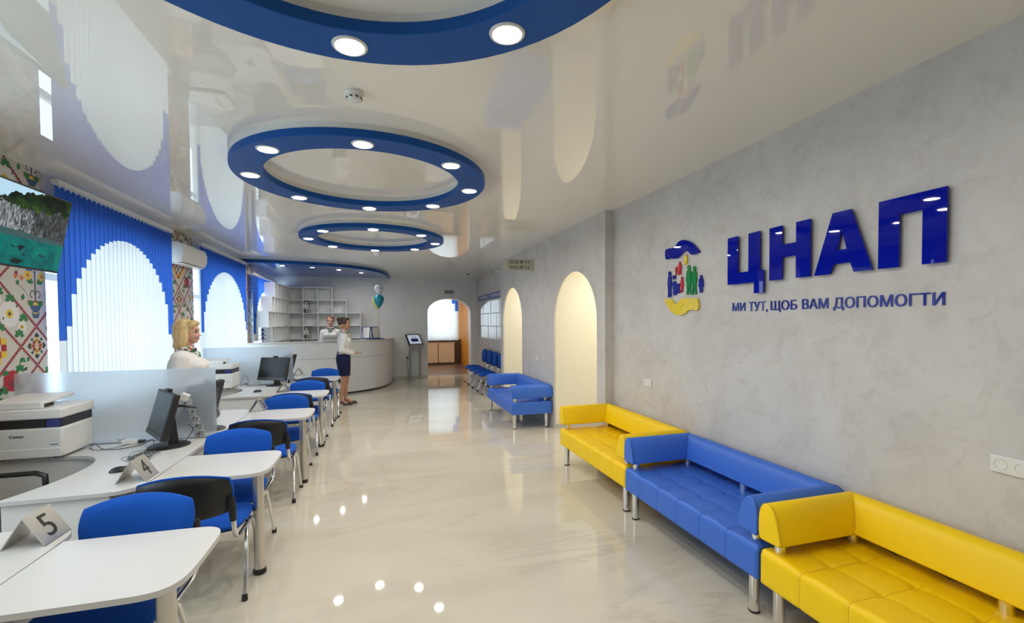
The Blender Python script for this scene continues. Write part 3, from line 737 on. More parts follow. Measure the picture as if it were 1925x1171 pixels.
for x, y, rz, lb in ((-1.180, 2.38, PI, 'blue chair facing the camera behind the table with the number 5 sign'),
                     (-1.125, 3.83, PI, 'blue chair facing the camera on the far side of the number 4 table'),
                     (-1.085, 4.86, 0, 'blue chair with black back shell, behind the number 4 table, before the third table'),
                     (-1.10, 5.62, PI, 'blue chair facing the camera on the far side of the third table'),
                     (-1.085, 6.44, 0, 'chair with black back shell at the near side of the fourth table'),
                     (-1.07, 7.02, PI, 'blue chair facing the camera on the far side of the fourth table'),
                     (-1.065, 8.11, 0, 'chair with black back shell at the near side of the table by the standing woman'),
                     (-1.03, 8.83, PI, 'blue chair facing the camera beside the standing woman, farthest of the desk row')):
    dup(ch, (x, y, 0), rz, lb)
wc = make_chair('blue waiting chair against the wall, nearest to the blue sofa', 'blue waiting chairs under the notice board', .37)
wc.location = (2.42, 10.52, 0); wc.rotation_euler = (0, 0, PI / 2)
for k, lb in enumerate(('blue waiting chair against the wall, nearest to the blue sofa', 'blue waiting chair, second from the blue sofa in the row of four', 'blue waiting chair, third from the blue sofa in the row of four', 'blue waiting chair closest to the far archway')):
    if k: dup(wc, (2.42, 10.52 + .60 * k, 0), PI / 2, lb)

# ------------------------------------------------------------------ sofas
PROF = [(0.0, .490), (-.006, .53), (-.006, .60), (.004, .655), (.028, .688), (.058, .694), (.088, .676), (.112, .63), (.128, .57), (.138, .52), (.140, .497), (.132, .489), (.012, .484)]
_p = PROF[:9]; _q = []
for i in range(len(_p) - 1):
    a_, b_, c_, d_ = _p[max(i - 1, 0)], _p[i], _p[i + 1], _p[min(i + 2, len(_p) - 1)]
    for j in range(3):
        u = j / 3; _q.append(tuple(.5 * (2 * b_[k] + (c_[k] - a_[k]) * u + (2 * a_[k] - 5 * b_[k] + 4 * c_[k] - d_[k]) * u * u + (3 * b_[k] - a_[k] - 3 * c_[k] + d_[k]) * u ** 3) for k in (0, 1)))
PROF = _q + PROF[8:]
def make_sofa(label, leatherm, stitch, L=1.445, D=.66):
    t = thing('sofa', label, 'sofa', (0, 0, 0), 0, 'low leather sofas along the right wall')
    x0 = L / 2; yb = -D / 2; yf = D / 2
    # tufted seat block
    path = [(yf - .006, .235)]; path += [(yf, .245 + .143 * i / 14) for i in range(15)]
    path += [(yf - .03 + .03 * math.cos(a * PI / 12), .390 + .03 * math.sin(a * PI / 12)) for a in range(1, 7)]
    path += [(yf - .03 - (D - .035) * i / 52, .420) for i in range(1, 53)]
    nx = 150; xs = [k * L / 6 - x0 for k in range(1, 6)]; ys = [yf - .22, yf - .44]
    rows = []
    for (y, z) in path:
        row = []
        for i in range(nx + 1):
            x = -x0 + L * i / nx
            dx = min(abs(x - q) for q in xs); g = .0055 * math.exp(-(dx / .008) ** 2)
            top = z > .413
            if top:
                dy = min(abs(y - q) for q in ys); g = max(g, .004 * math.exp(-(dy / .009) ** 2))
                g += .012 * math.exp(-(dx * dx + dy * dy) / .0011)
                g -= .007 * math.cos(min(1, dx / (L / 12)) * PI / 2 + PI / 2) ** 2 * min(1, dy / .1)
            e = min(1, (x0 - abs(x)) / .016); ed = .014 * (1 - math.sqrt(max(0, 1 - (1 - e) ** 2)))
            if top: row.append((x, y, z - g - ed))
            elif z > .393: row.append((x, y - (g + ed) * .7, z - (g + ed) * .7))
            else: row.append((x, y - g - ed, z))
        rows.append(row)
    mb = MB().grid(rows)
    for s in (0, -1):
        col = [r[s] for r in rows]; k = len(mb.v); xx = col[0][0]
        mb.add(col + [(xx, yb + .01, .235)], [tuple(range(len(col) + 1))])
    mb.add([rows[-1][0], rows[-1][-1], (x0, yb + .008, .235), (-x0, yb + .008, .235), rows[0][0], rows[0][-1]], [(0, 1, 2, 3), (3, 2, 5, 4)])
    obj('seat', mb, leatherm, t, smooth=50)
    for q in xs:
        pts = []
        for (y, z) in path[2:60]:
            top = z > .413; dy = min(abs(y - u) for u in ys) if top else 1
            g = .0055 + (.012 * math.exp(-(dy * dy) / .0011) if top else 0)
            pts.append((q, y - (0 if top else g * (.7 if z > .393 else 1)), z - (g if top else g * .7 if z > .393 else 0)))
        obj('stitching', MB().tube(pts, .0016, 5), stitch, t)
    # arms and back: one D-shaped bolster profile with mitred corners
    n = len(PROF)
    for sg in (-1, 1):
        r0 = [(sg * (x0 - u), yf - .004, z) for u, z in PROF]; r1 = [(sg * (x0 - u), yb + u, z) for u, z in PROF]
        r00 = [(sg * (x0 - .07 - (u - .07) * .93), yf + .004, .575 + (z - .575) * .93) for u, z in PROF]
        rr = [r00, r0, [tuple(a + (b - a) * .5 for a, b in zip(p, q)) for p, q in zip(r0, r1)], r1]
        mb = MB().add([p for r in rr for p in r], [(i * n + j, i * n + (j + 1) % n, (i + 1) * n + (j + 1) % n, (i + 1) * n + j) for i in range(3) for j in range(n)] + [tuple(range(n)), tuple(range(3 * n, 4 * n))])
        a = obj('armrest', mb, leatherm, t, smooth=45)
        obj('seam', MB().tube([p for p in r0] + [r0[0]], .0022, 5), stitch, a)
    r0 = [(-(x0 - u), yb + u, z) for u, z in PROF]; r1 = [(x0 - u, yb + u, z) for u, z in PROF]
    mb = MB().add(r0 + r1, [(j, (j + 1) % n, n + (j + 1) % n, n + j) for j in range(n)] + [tuple(range(n)), tuple(range(n, 2 * n))])
    b = obj('backrest', mb, leatherm, t, smooth=45)
    for sg in (-1, 1): obj('seam', MB().tube([(sg * (x0 - u - .001), yb + u + .001, z + .0005) for u, z in PROF[8:-3]], .0022, 5), stitch, b)
    for sx_ in (-1, 1):
        for y in (yf - .06, yb + .07):
            lg = obj('leg', MB().lathe([(.029, .012), (.029, .236)], (sx_ * (x0 - .075), y, 0), 22), 'chrome', t)
            obj('foot', MB().lathe([(.027, 0), (.031, .003), (.031, .012)], (sx_ * (x0 - .075), y, 0), 22), 'black_plastic', lg)
    for x, y in ((-x0 + .07, yf - .07), (x0 - .07, yf - .07), (-x0 + .085, yb + .085), (x0 - .085, yb + .085), (0, yb + .075), (-.4, yb + .075), (.4, yb + .075)):
        if abs(x) == .4: continue
        obj('post', MB().lathe([(.029, .395), (.029, .51)], (x, y, 0), 20), 'chrome', t)
    return t
sx0 = 2.335
s1 = make_sofa('yellow leather sofa in the bottom right corner, nearest the camera', 'leather_yellow', 'stitch_yellow', 1.5); s1.location = (sx0, 1.279, 0); s1.rotation_euler = (0, 0, PI / 2)
s2 = make_sofa('blue leather sofa between the two yellow ones', 'leather_blue', 'stitch_blue', 1.44); s2.location = (sx0, 2.770, 0); s2.rotation_euler = (0, 0, PI / 2)
dup(s1, (sx0 + .012, 4.264, 0), PI / 2, 'yellow leather sofa standing before the nearer archway, beyond the blue one')
dup(s2, (2.255, 7.625, 0), PI / 2, 'blue leather sofa alone between the two arches, nearest the waiting chairs').scale = (1.22, 1, 1)

# ------------------------------------------------------------------ lettering and emblem on the right wall
t = thing('wall_lettering', 'large blue raised capital letters on the right wall above the slogan', 'wall letters', (XN, 2.32, 1.978))
def W2(x): return lambda y, z: (x - XN, y - 2.32, z - 1.978)
LT = {'letter_tse': [[(3.061, 2.352), (3.061, 1.978), (2.791, 1.978), (2.791, 1.896), (2.702, 1.896), (2.702, 2.064), (2.738, 2.064), (2.738, 2.352), (2.846, 2.352), (2.846, 2.066), (2.953, 2.066), (2.953, 2.352)]],
      'letter_en': [[(2.650, 2.352), (2.650, 1.978), (2.543, 1.978), (2.543, 2.130), (2.432, 2.130), (2.432, 1.978), (2.326, 1.978), (2.326, 2.352), (2.432, 2.352), (2.432, 2.219), (2.543, 2.219), (2.543, 2.352)]],
      'letter_a': [[(2.175, 2.352), (2.296, 1.978), (2.189, 1.978), (2.164, 2.037), (2.061, 2.037), (2.040, 1.978), (1.932, 1.978), (2.059, 2.352)], [(2.116, 2.239), (2.145, 2.120), (2.083, 2.120)]],
      'letter_pe': [[(1.902, 2.352), (1.902, 1.978), (1.796, 1.978), (1.796, 2.259), (1.686, 2.259), (1.686, 1.978), (1.580, 1.978), (1.580, 2.352)]]}
for k, lp in LT.items():
    o = obj(k, MB().prism(lp, W2(2.700), W2(2.688)), 'acrylic_blue', t, smooth=25)
    c = MB(); ys = [p[0] for p in lp[0]]
    for yy in (min(ys) + .04, max(ys) - .04): c.tube([(2.70 - XN, yy - 2.32, 2.02 - 1.978), (0, yy - 2.32, 2.02 - 1.978)], .008, 8).tube([(2.70 - XN, (yy if k != 'letter_a' else 2.117) - 2.32, 2.31 - 1.978), (0, (yy if k != 'letter_a' else 2.117) - 2.32, 2.31 - 1.978)], .008, 8)
    obj('spacer', c, 'satin_metal', o)
t = thing('wall_slogan', 'small dark blue slogan line under the big letters on the right wall', 'wall letters', (XN, 2.32, 1.767))
for k, (st, a, b, desc) in enumerate((('МИ', 3.037, 2.902, 0), ('ТУТ,', 2.868, 2.690, 0), ('ЩОБ', 2.662, 2.444, 0), ('ВАМ', 2.405, 2.219, 0), ('ДОПОМОГТИ', 2.186, 1.598, 0))):
    mb = MB(); dn = .015 if ('Щ' in st or 'Д' in st or ',' in st) else 0
    text(mb, st, .1, (-.001, (a + b) / 2 - 2.32, .033 - dn / 2), (0, -1, 0), (0, 0, 1), width=a - b, height=.066 + dn, bold=.0016, depth=.005)
    obj('word', mb, 'acrylic_blue_small', t, smooth=25)
t = thing('wall_emblem', 'coloured emblem of two hands sheltering tiny people, left of the big letters', 'emblem', (XN, 3.68, 1.74))
def E2(x): return lambda y, z: (x - XN, y - 3.68, z - 1.74)
UP = [(3.921, 2.375), (3.898, 2.394), (3.847, 2.395), (3.797, 2.393), (3.754, 2.406), (3.713, 2.434), (3.659, 2.443), (3.606, 2.433), (3.555, 2.412), (3.504, 2.383), (3.461, 2.343), (3.428, 2.310), (3.424, 2.295), (3.454, 2.290), (3.504, 2.285), (3.541, 2.298), (3.573, 2.328), (3.606, 2.335), (3.645, 2.328), (3.685, 2.306), (3.726, 2.288), (3.775, 2.286), (3.839, 2.300), (3.883, 2.294), (3.913, 2.307)]
LO = [(3.930, 1.896), (3.897, 1.908), (3.838, 1.903), (3.802, 1.886), (3.773, 1.858), (3.738, 1.853), (3.704, 1.873), (3.663, 1.897), (3.630, 1.903), (3.552, 1.895), (3.489, 1.895), (3.452, 1.890), (3.434, 1.869), (3.428, 1.829), (3.434, 1.797), (3.452, 1.785), (3.501, 1.790), (3.552, 1.788), (3.584, 1.780), (3.623, 1.756), (3.697, 1.744), (3.766, 1.758), (3.823, 1.781), (3.867, 1.826), (3.912, 1.873)]
def smoothloop(p, k=4):
    n = len(p); out = []
    for i in range(n):
        a, b, c, d = p[i - 1], p[i], p[(i + 1) % n], p[(i + 2) % n]
        for j in range(k):
            u = j / k
            out.append(tuple(.5 * (2 * b[q] + (c[q] - a[q]) * u + (2 * a[q] - 5 * b[q] + 4 * c[q] - d[q]) * u * u + (3 * b[q] - a[q] - 3 * c[q] + d[q]) * u ** 3) for q in (0, 1)))
    return out
hd = obj('hand', MB().prism([smoothloop(UP)], E2(2.718), E2(2.698)), 'acrylic_blue', t, bevel=.006, seg=3)
obj('finger_line', MB().tube([E2(2.697)(y, z) for y, z in ((3.69, 2.37), (3.66, 2.382), (3.62, 2.388), (3.58, 2.38), (3.555, 2.36))], .004, 6), 'acrylic_blue_small', hd)
obj('cuff_line', MB().tube([E2(2.697)(y, z) for y, z in ((3.872, 2.391), (3.878, 2.35), (3.872, 2.300))], .003, 6), 'acrylic_blue_small', hd)
hd = obj('hand', MB().prism([smoothloop(LO)], E2(2.718), E2(2.698)), 'acrylic_yellow', t, bevel=.006, seg=3)
obj('finger_line', MB().tube([E2(2.697)(y, z) for y, z in ((3.645, 1.868), (3.64, 1.845), (3.66, 1.825), (3.70, 1.818))], .004, 6), 'acrylic_yellow', hd)
obj('cuff_line', MB().tube([E2(2.697)(y, z) for y, z in ((3.49, 1.893), (3.484, 1.84), (3.490, 1.791))], .003, 6), 'acrylic_yellow', hd)
def figure(y, z0, z1, wdt, matn, kind=0):
    h = z1 - z0; L_ = []
    prof = [(0.0, .86), (.16, .84), (.30, .80), (.36, .62), (.40, .46), (.30, .44), (.30, .40), (.26, .20), (.34, .0), (.14, .0), (.06, .22), (0, .36), (-.06, .22), (-.22, .0), (-.42, .02), (-.28, .22), (-.32, .42), (-.42, .46), (-.38, .64), (-.32, .80), (-.16, .84)]
    if kind == 1: prof = [(0, .86), (.18, .83), (.28, .74), (.30, .5), (.34, .34), (.20, .33), (.18, .0), (.02, .0), (0, .3), (-.02, .0), (-.18, .02), (-.2, .33), (-.34, .34), (-.30, .5), (-.28, .74), (-.18, .83)]
    body = [(y + a * wdt, z0 + b * h) for a, b in prof]
    mb = MB().prism([body], E2(2.718), E2(2.705))
    mb.prism([[(y + .075 * h * math.cos(2 * PI * i / 14), z0 + .925 * h + .085 * h * math.sin(2 * PI * i / 14)) for i in range(14)]], E2(2.7178), E2(2.7052))
    obj('figure', mb, matn, t)
figure(3.705, 2.125, 2.249, .055, 'acrylic_red'); figure(3.758, 2.128, 2.206, .03, 'acrylic_red', 1); figure(3.616, 2.209, 2.305, .055, 'acrylic_yellow')
figure(3.861, 1.922, 2.172, .075, 'acrylic_blue_small'); figure(3.671, 1.958, 2.105, .055, 'acrylic_red', 1)
figure(3.573, 1.930, 2.198, .09, 'acrylic_green'); figure(3.497, 1.925, 2.182, .085, 'acrylic_green'); figure(3.405, 1.940, 2.093, .09, 'acrylic_blue_small', 1)
mb = MB(); cw = lambda y, z, r, n=16: [(y + r * math.cos(2 * PI * i / n), z + r * math.sin(2 * PI * i / n)) for i in range(n)]
mb.prism([cw(3.775, 1.965, .030)], E2(2.718), E2(2.705)).prism([cw(3.715, 1.968, .018)], E2(2.7179), E2(2.7051)).prism([[(3.815, 2.06), (3.775, 2.075), (3.745, 2.04), (3.70, 2.045), (3.715, 2.0), (3.695, 1.97), (3.80, 1.975)]], E2(2.7177), E2(2.7053)).prism([cw(3.788, 2.110, .022)], E2(2.7181), E2(2.7049))
obj('wheelchair_figure', mb, 'acrylic_blue_small', t)

# sockets
def socket(label, y, z, n, X=XN):
    t = thing('wall_socket', label, 'socket', (X, y, z), 0, 'white wall sockets')
    w_ = .072
    obj('plate', MB().box((-.012, -w_ * n / 2, -.04), (0, w_ * n / 2, .04)), 'white_plastic', t, bevel=.004)
    for k in range(n):
        yc = (k - (n - 1) / 2) * w_
        T = Matrix.Translation((-.012, yc, 0)) @ Matrix.Rotation(-PI / 2, 4, 'Y')
        f = obj('outlet', MB().lathe([(.026, .0), (.026, .003), (.021, .003), (.020, -.006), (.001, -.006)], n=22, T=T, cap=False), 'white_plastic', t)
        obj('pin_hole', MB().lathe([(.003, -.0055), (.0005, -.0055)], (.0, .008, 0), 8, T=T, cap=False).lathe([(.003, -.0055), (.0005, -.0055)], (.0, -.008, 0), 8, T=T, cap=False), 'black_plastic', f, fix=False)
socket('white triple wall socket at the right edge, above the nearest yellow sofa', 1.30, 1.030, 3)
socket('white double wall socket above the farther yellow sofa', 4.245, 1.032, 2)
socket('white double wall socket between the two archways', 7.46, 1.05, 2, XA)
socket('small white socket under the notice board', 11.9, 1.06, 1, XR)

# hall sign hanging out from the wall
t = thing('hall_sign', 'beige two-line hall direction sign sticking out above the arches', 'sign', (2.33, 7.674, 2.686))
obj('board', MB().box((-.27, -.008, -.098), (.27, .008, .098)), 'sign_beige', t, bevel=.003)
for st, z, wd in (('ЗАЛА № 1↑', .046, .375), ('ЗАЛА № 2→', -.046, .385)):
    mb = MB(); text(mb, st, .09, (.0, -.0095, z), (1, 0, 0), (0, 0, 1), width=wd, height=.064, bold=.001); obj('lettering', mb, 'ink_black', t, fix=False)
obj('bracket', MB().tube([(.262, 0, -.06), (.272, 0, -.06)], .012, 8).tube([(.262, 0, .06), (.272, 0, .06)], .012, 8), 'satin_metal', t)
t = thing('exit_sign', 'small grey exit sign above the far archway', 'sign', (1.995, YF, 2.60))
obj('board', MB().box((-.155, -.014, -.062), (.155, 0, .062)), 'sign_silver', t, bevel=.003)
mb = MB(); text(mb, 'ВИХІД↗', .09, (0, -.0155, 0), (1, 0, 0), (0, 0, 1), width=.25, height=.072, bold=.002); obj('lettering', mb, 'ink_black', t, fix=False)

# notice board
t = thing('notice_board', 'acrylic notice board with blue heading strip over the waiting chairs', 'notice board', (XR, 12.1, 1.2))
Xo = -.03
obj('heading', MB().box((Xo, -1.45, 1.09), (0, 1.48, 1.25)), 'sign_blue', t, bevel=.003)
for yc, st, wd, hh in ((1.36, 'І', .04, .10), (.70, 'ІНФОРМАЦІЯ', 1.0, .10), (.02, 'І', .04, .10), (-.70, 'ІНФОРМАЦІЯ', 1.1, .10)):
    mb = MB(); text(mb, st, .12, (Xo - .002, yc, 1.17), (0, -1, 0), (0, 0, 1), width=wd, height=hh, bold=.003); obj('lettering', mb, 'paper', t, fix=False)
for k in range(3):
    z = .03 + .345 * k
    for j in range(9):
        y = -1.43 + .318 * j
        obj('pocket', MB().box((Xo + .01 + .004 * math.sin(j * 2.1 + k), y, z), (-.004, y + .305, z + .325)), 'pocket_acrylic', t, bevel=.002)
mb = MB()
for k in range(4): mb.box((-.012, -1.45, .008 + .345 * k), (0, 1.48, .026 + .345 * k))
obj('rail', mb, 'counter_grey', t)

# cameras in the far right corner
def cctv(label, x, y, z):
    t = thing('security_camera', label, 'camera', (x, y, z), 0, 'small security cameras')
    obj('mount', MB().lathe([(.05, 0), (.05, -.02), (.02, -.03), (.02, -.06)], n=18), 'white_plastic', t)
    obj('lens_dome', MB().sphere((0, 0, -.075), .038, 14, 10), 'black_plastic', t); obj('housing', MB().lathe([(.044, -.05), (.05, -.075), (.042, -.08)], n=18, cap=False), 'white_plastic', t)
cctv('small dome security camera hanging near the far corner', 2.2, 11.85, H)
t = thing('security_camera', 'white bullet security camera on the wall end below the ceiling', 'camera', (XR, 10.55, 2.90), 0, 'small security cameras')
obj('body', MB().tube([(-.28, -.03, -.03), (-.05, 0, .0)], .032, 14), 'white_plastic', t); obj('arm', MB().tube([(-.06, 0, 0), (0, 0, .03)], .014, 8), 'white_plastic', t)
obj('lens', MB().tube([(-.283, -.0304, -.0305), (-.27, -.029, -.029)], .024, 12), 'black_plastic', t)

# ------------------------------------------------------------------ television and air conditioner
t = thing('television', 'flat television with a seaside picture tilted out from the papered wall', 'television', (XL, 3.72, 2.34))
tv = bpy.data.objects.new('display', None)
TW, TH = .96, .54
R_ = Matrix.Translation((.585, 0, 0)) @ Matrix.Rotation(math.radians(11), 4, 'Y') @ Matrix.Rotation(PI / 2, 4, 'Z')
mb = MB().box((-TW / 2, 0, -TH / 2), (TW / 2, .035, TH / 2)); o = obj('casing', mb, 'black_plastic', t, bevel=.006); o.matrix_local = R_
o2 = obj('picture', MB().box((.012, -.002, .014), (TW - .012, .0, TH - .012)), 'tv_picture', t); o2.matrix_local = R_ @ Matrix.Translation((-TW / 2, 0, -TH / 2))
obj('bracket', MB().box((0, -.12, -.12), (.02, .12, .12)).tube([(.01, 0, 0), (.3, -.12, 0), (.545, 0, 0)], .02, 10), 'black_plastic', t)
t = thing('air_conditioner', 'white wall air conditioner on the papered pier between windows', 'air conditioner', (XL, 7.78, 2.69))
pr = [(0, -.145), (.10, -.15), (.19, -.125), (.222, -.06), (.225, .06), (.20, .125), (.15, .145), (0, .145)]
obj('casing', MB().prism([pr], lambda x, z: (x, -.44, z), lambda x, z: (x, .44, z)), 'white_plastic', t, bevel=.012, seg=3)
obj('air_flap', MB().box((.085, -.36, -.158), (.185, .36, -.147)), 'counter_grey', t); obj('display_dot', MB().box((.2251, .25, .02), (.2262, .27, .03)), 'counter_grey', t)
obj('panel_seam', MB().box((.2235, -.43, -.062), (.2262, .43, -.058)), 'counter_grey', t)

# ------------------------------------------------------------------ desk equipment
def printer(label, x, y, z, first=None):
    if first: return dup(first, (x, y, z), 0, label)
    t = thing('printer', label, 'printer', (x, y, z), 0, 'white multifunction printers')
    W_, D_ = .45, .375                                   # x from 0 to -W_, y from 0 (front) back
    obj('lower_body', MB().box((-W_, 0, .012), (0, D_, .235)), 'white_plastic', t, bevel=.018, seg=3)
    obj('dark_band', MB().box((-W_ + .004, .006, .232), (-.004, D_ - .004, .30)), 'dark_plastic', t, bevel=.008)
    obj('output_slot', MB().box((-W_ + .02, .0015, .237), (-.10, .02, .296)), 'ink_black', t)
    obj('control_panel', MB().box((-.095, .0, .238), (-.012, .012, .296)), 'navy_plastic', t, bevel=.002)
    sc = obj('scanner_lid', MB().box((-W_ - .01, -.02, .298), (.008, D_ + .01, .372)), 'white_plastic', t, bevel=.012, seg=3)
    obj('lid_grip', MB().box((-.27, -.0215, .33), (-.13, -.018, .345)), 'counter_grey', sc)
    fd = obj('document_feeder', MB().box((-W_ - .008, .0, .372), (-.12, .14, .425)).prism([[(-W_, .40), (-.12, .40), (-.12, .425), (-W_, .425)]], lambda x, z: (x, .12, z), lambda x, z: (x, D_, z + .02)), 'white_plastic', t, bevel=.008)
    obj('feeder_slot', MB().box((-.122, .03, .378), (-.1185, .13, .405)), 'ink_black', fd)
    tr = obj('paper_tray', MB().box((-W_ + .005, -.004, .015), (-.01, .02, .085)), 'white_plastic', t, bevel=.006); obj('tray_grip', MB().box((-.30, -.0052, .030), (-.17, -.003, .052)), 'counter_grey', tr)
    mb = MB(); text(mb, 'Canon', .05, (-.27, -.001, .178), (1, 0, 0), (0, 0, 1), width=.085, height=.022, bold=.003); obj('brand_lettering', mb, 'ink_black', t, fix=False)
    mb = MB().box((-W_ + .03, -.0012, .10), (-W_ + .055, .0, .125)).box((-.075, -.0012, .105), (-.03, 0, .11)); obj('badge', mb, 'navy_plastic', t)
    obj('side_vent', MB().box((-.0005, .18, .05), (.0015, .25, .062)), 'counter_grey', t)
    mb = MB()
    for xx in (-W_ + .07, -.07):
        for yy in (.06, D_ - .06): mb.lathe([(.02, 0), (.02, .013)], (xx, yy, 0), 12)
    obj('rubber_foot', mb, 'black_plastic', t)
    return t
p1 = printer('large white multifunction printer at the left edge on the nearest desk', -2.27, 4.11, DT + .001)
printer('white multifunction printer behind the blond woman, on the farther desk', -2.16, 7.66, DT + .001, p1)

def monitor(label, x, y, rz, tilt, first=None):
    if first:
        return dup(first, (x, y, DT), rz, label)
    t = thing('monitor', label, 'monitor', (x, y, DT), rz, 'black desktop monitors')
    obj('stand_base', MB().lathe([(.145, 0), (.145, .006), (.13, .014), (.03, .018)], n=36), 'black_plastic', t)
    obj('stand_neck', MB().prism([[(.0, .01), (.06, .01), (.03, .30), (-.02, .30)]], lambda y_, z: (-.035, y_, z), lambda y_, z: (.035, y_, z)), 'black_plastic', t, bevel=.006)
    T = Matrix.Translation((0, -.105, .095)) @ Matrix.Rotation(-tilt, 4, 'X')
    sc = obj('casing', MB().box((-.25, .0, 0), (.25, .045, .36), T), 'black_plastic', t, bevel=.006)
    obj('display', MB().box((-.238, -.0015, .045), (.238, .0, .348), T), 'screen_off', sc)
    obj('chin', MB().box((-.248, -.003, .002), (.248, .0, .036), T), 'dark_plastic', sc)
    obj('button', MB().box((.20, -.004, .008), (.226, -.002, .030), T), 'acrylic_blue_small', sc)
    obj('back_box', MB().box((-.14, .045, .06), (.14, .075, .30), T), 'dark_plastic', sc, bevel=.01)
    obj('webcam', MB().box((-.035, .005, .362), (.035, .035, .385), T).tube([T @ Vector((.0, .0, .374)), T @ Vector((0, -.008, .374))], .01, 10), 'black_plastic', sc, bevel=.004)
    return t
m1 = monitor('black monitor with webcam on the nearest desk, its cables in a tangle beside', -1.665, 4.275, -1.0, math.radians(15))
monitor('black monitor on the farther desk before the second frosted screen', -1.62, 7.90, -.48, 0, m1)
monitor('black monitor peeping out behind the edge of the nearest frosted screen', -1.57, 4.82, PI + 1.35, 0, m1)
monitor('black monitor peeping out behind the edge of the second frosted screen', -1.52, 8.46, PI + 1.35, 0, m1)

def mouse(label, x, y, rz):
    o = MB().sphere((0, 0, .0), (.058, .031, .034), 20, 12)
    o.v = [Vector((v.x, v.y, max(0, v.z))) for v in o.v]
    t = thing('computer_mouse', label, 'mouse', (x, y, DT + .0005), rz, 'black computer mice')
    obj('shell', o, 'black_plastic', t, smooth=60); obj('wheel', MB().tube([(.036, -.004, .027), (.036, .004, .027)], .007, 10), 'dark_plastic', t)
mouse('black computer mouse beside the number 4 sign', -1.70, 3.63, .3); mouse('black computer mouse on the farther desk', -1.72, 7.22, .4)
def cable(label, pts, r=.0028, mt='black_plastic'):
    P = [Vector(p) for p in pts]; out = []
    for i in range(len(P) - 1):
        a, b, c, d = P[max(i - 1, 0)], P[i], P[i + 1], P[min(i + 2, len(P) - 1)]
        for j in range(6):
            u = j / 6; out.append(.5 * (2 * b + (c - a) * u + (2 * a - 5 * b + 4 * c - d) * u * u + (3 * b - a - 3 * c + d) * u ** 3))
    out.append(P[-1]); return tag(obj('cable', MB().tube(out, r, 6), mt), label, 'cable', 'loose desk cables')
z = DT + .004
cable('black cable running from the nearest printer to the monitor', [(-2.25, 4.40, z), (-2.2, 4.36, z + .03), (-2.12, 4.30, z), (-2.0, 4.27, z), (-1.9, 4.36, z), (-1.83, 4.40, z + .03), (-1.75, 4.24, z), (-1.66, 4.13, z), (-1.56, 4.19, z + .01), (-1.52, 4.34, z + .1), (-1.56, 4.37, z + .14)])
cable('thin black cable lying beside the nearest printer', [(-2.25, 4.38, z), (-2.15, 4.28, z), (-2.05, 4.33, z), (-2.0, 4.42, z)], .002)
pts = []
for k in range(60):
    a = k * .85; pts.append((-1.72 + .075 * math.cos(a) * math.sin(k * .31 + .4) + .02 * math.cos(k), 3.98 + .12 * math.sin(a * .77 + .6), z + .004 + .006 * (k % 4)))
cable('tangled bundle of thin black cable in front of the nearest monitor', pts + [(-1.62, 4.16, z), (-1.63, 4.28, z + .08)], .0018)
cable('grey cable along the foot of the second frosted screen', [(-2.13, 7.96, z), (-2.08, 8.0, z + .03), (-2.0, 7.95, z), (-1.8, 8.02, z), (-1.6, 8.0, z), (-1.55, 7.99, z + .05)], .004, 'dark_plastic')
cable('thin cable looping from the farther printer', [(-2.14, 7.99, z + .02), (-2.08, 8.02, z + .16), (-2.04, 8.04, z + .05), (-2.1, 8.05, z)], .003)
def block(name, label, cat, x, y, z, s, mt, part=None):
    t = tag(obj(name, MB().box((-s[0] / 2, -s[1] / 2, 0), (s[0] / 2, s[1] / 2, s[2])), mt, bevel=.004), label, cat); t.location = (x, y, z); return t
t = block('power_adapter', 'white power adapter lying before the nearest frosted screen', 'adapter', -2.0, 4.45, DT + .001, (.11, .07, .035), 'white_plastic'); obj('plug', MB().box((.05, -.018, .005), (.09, .018, .024)), 'dark_plastic', t)
t = block('wall_charger', 'small white charger standing against the nearest frosted screen', 'charger', -1.81, 4.475, DT + .001, (.028, .028, .06), 'white_plastic'); obj('port', MB().box((-.008, -.0155, .02), (.008, -.0138, .026)), 'ink_black', t)
t = block('wall_charger', 'tiny pale charger at the foot of the second frosted screen', 'charger', -1.90, 8.11, DT + .001, (.03, .03, .075), 'counter_grey'); obj('port', MB().box((-.008, -.0165, .03), (.008, -.0148, .036)), 'ink_black', t)
t = block('pocket_charger', 'little black charger right of the farther monitor', 'charger', -1.47, 8.11, DT + .001, (.025, .025, .055), 'black_plastic'); obj('cord', MB().tube([(0, 0, .05), (.01, 0, .09), (.03, 0, .06), (.03, 0, .003)], .002, 6), 'black_plastic', t)
# sticker tag with plastic strip hanging on the frosted screen
t = thing('hanging_strip', 'white tag with a crumpled printed plastic strip right of the nearest monitor', 'tag', (-1.585, 4.455, DT))
obj('tag_box', MB().box((-.03, -.02, -.03), (.03, .03, .03), Matrix.Translation((-.03, 0, .362)) @ Matrix.Rotation(.45, 4, 'Y')), 'paper', t, bevel=.004)
mb = MB(); rows = []
for k in range(15):
    u = k / 14; x = -.01 + .11 * u ** 1.1 + .008 * math.sin(k * 1.9); zz = .335 - .31 * u
    rows.append([(x - .028 + .056 * s, .0 + .010 * math.sin(k * 1.5 + 2 * s), zz + .012 * s) for s in (0, .33, .66, 1)])
mb.grid(rows); obj('plastic_strip', mb, 'strip_plastic', t, fix=False, smooth=0)
for st, u in (('Т', .34), ('ТТ', .52), ('УО', .72), ('КС', .92)):
    mb = MB(); text(mb, st, .05, (-.01 + .11 * u, -.014, .335 - .31 * u), (1, 0, -.25), (.25, 0, 1), height=.034, width=.024 * len(st), bold=.001); obj('lettering', mb, 'ink_black', t, fix=False)
obj('hook_arm', MB().tube([(-.12, .0, .285), (-.05, -.02, .295), (.06, -.01, .27)], [.016, .010, .005], 8), 'dark_plastic', t)

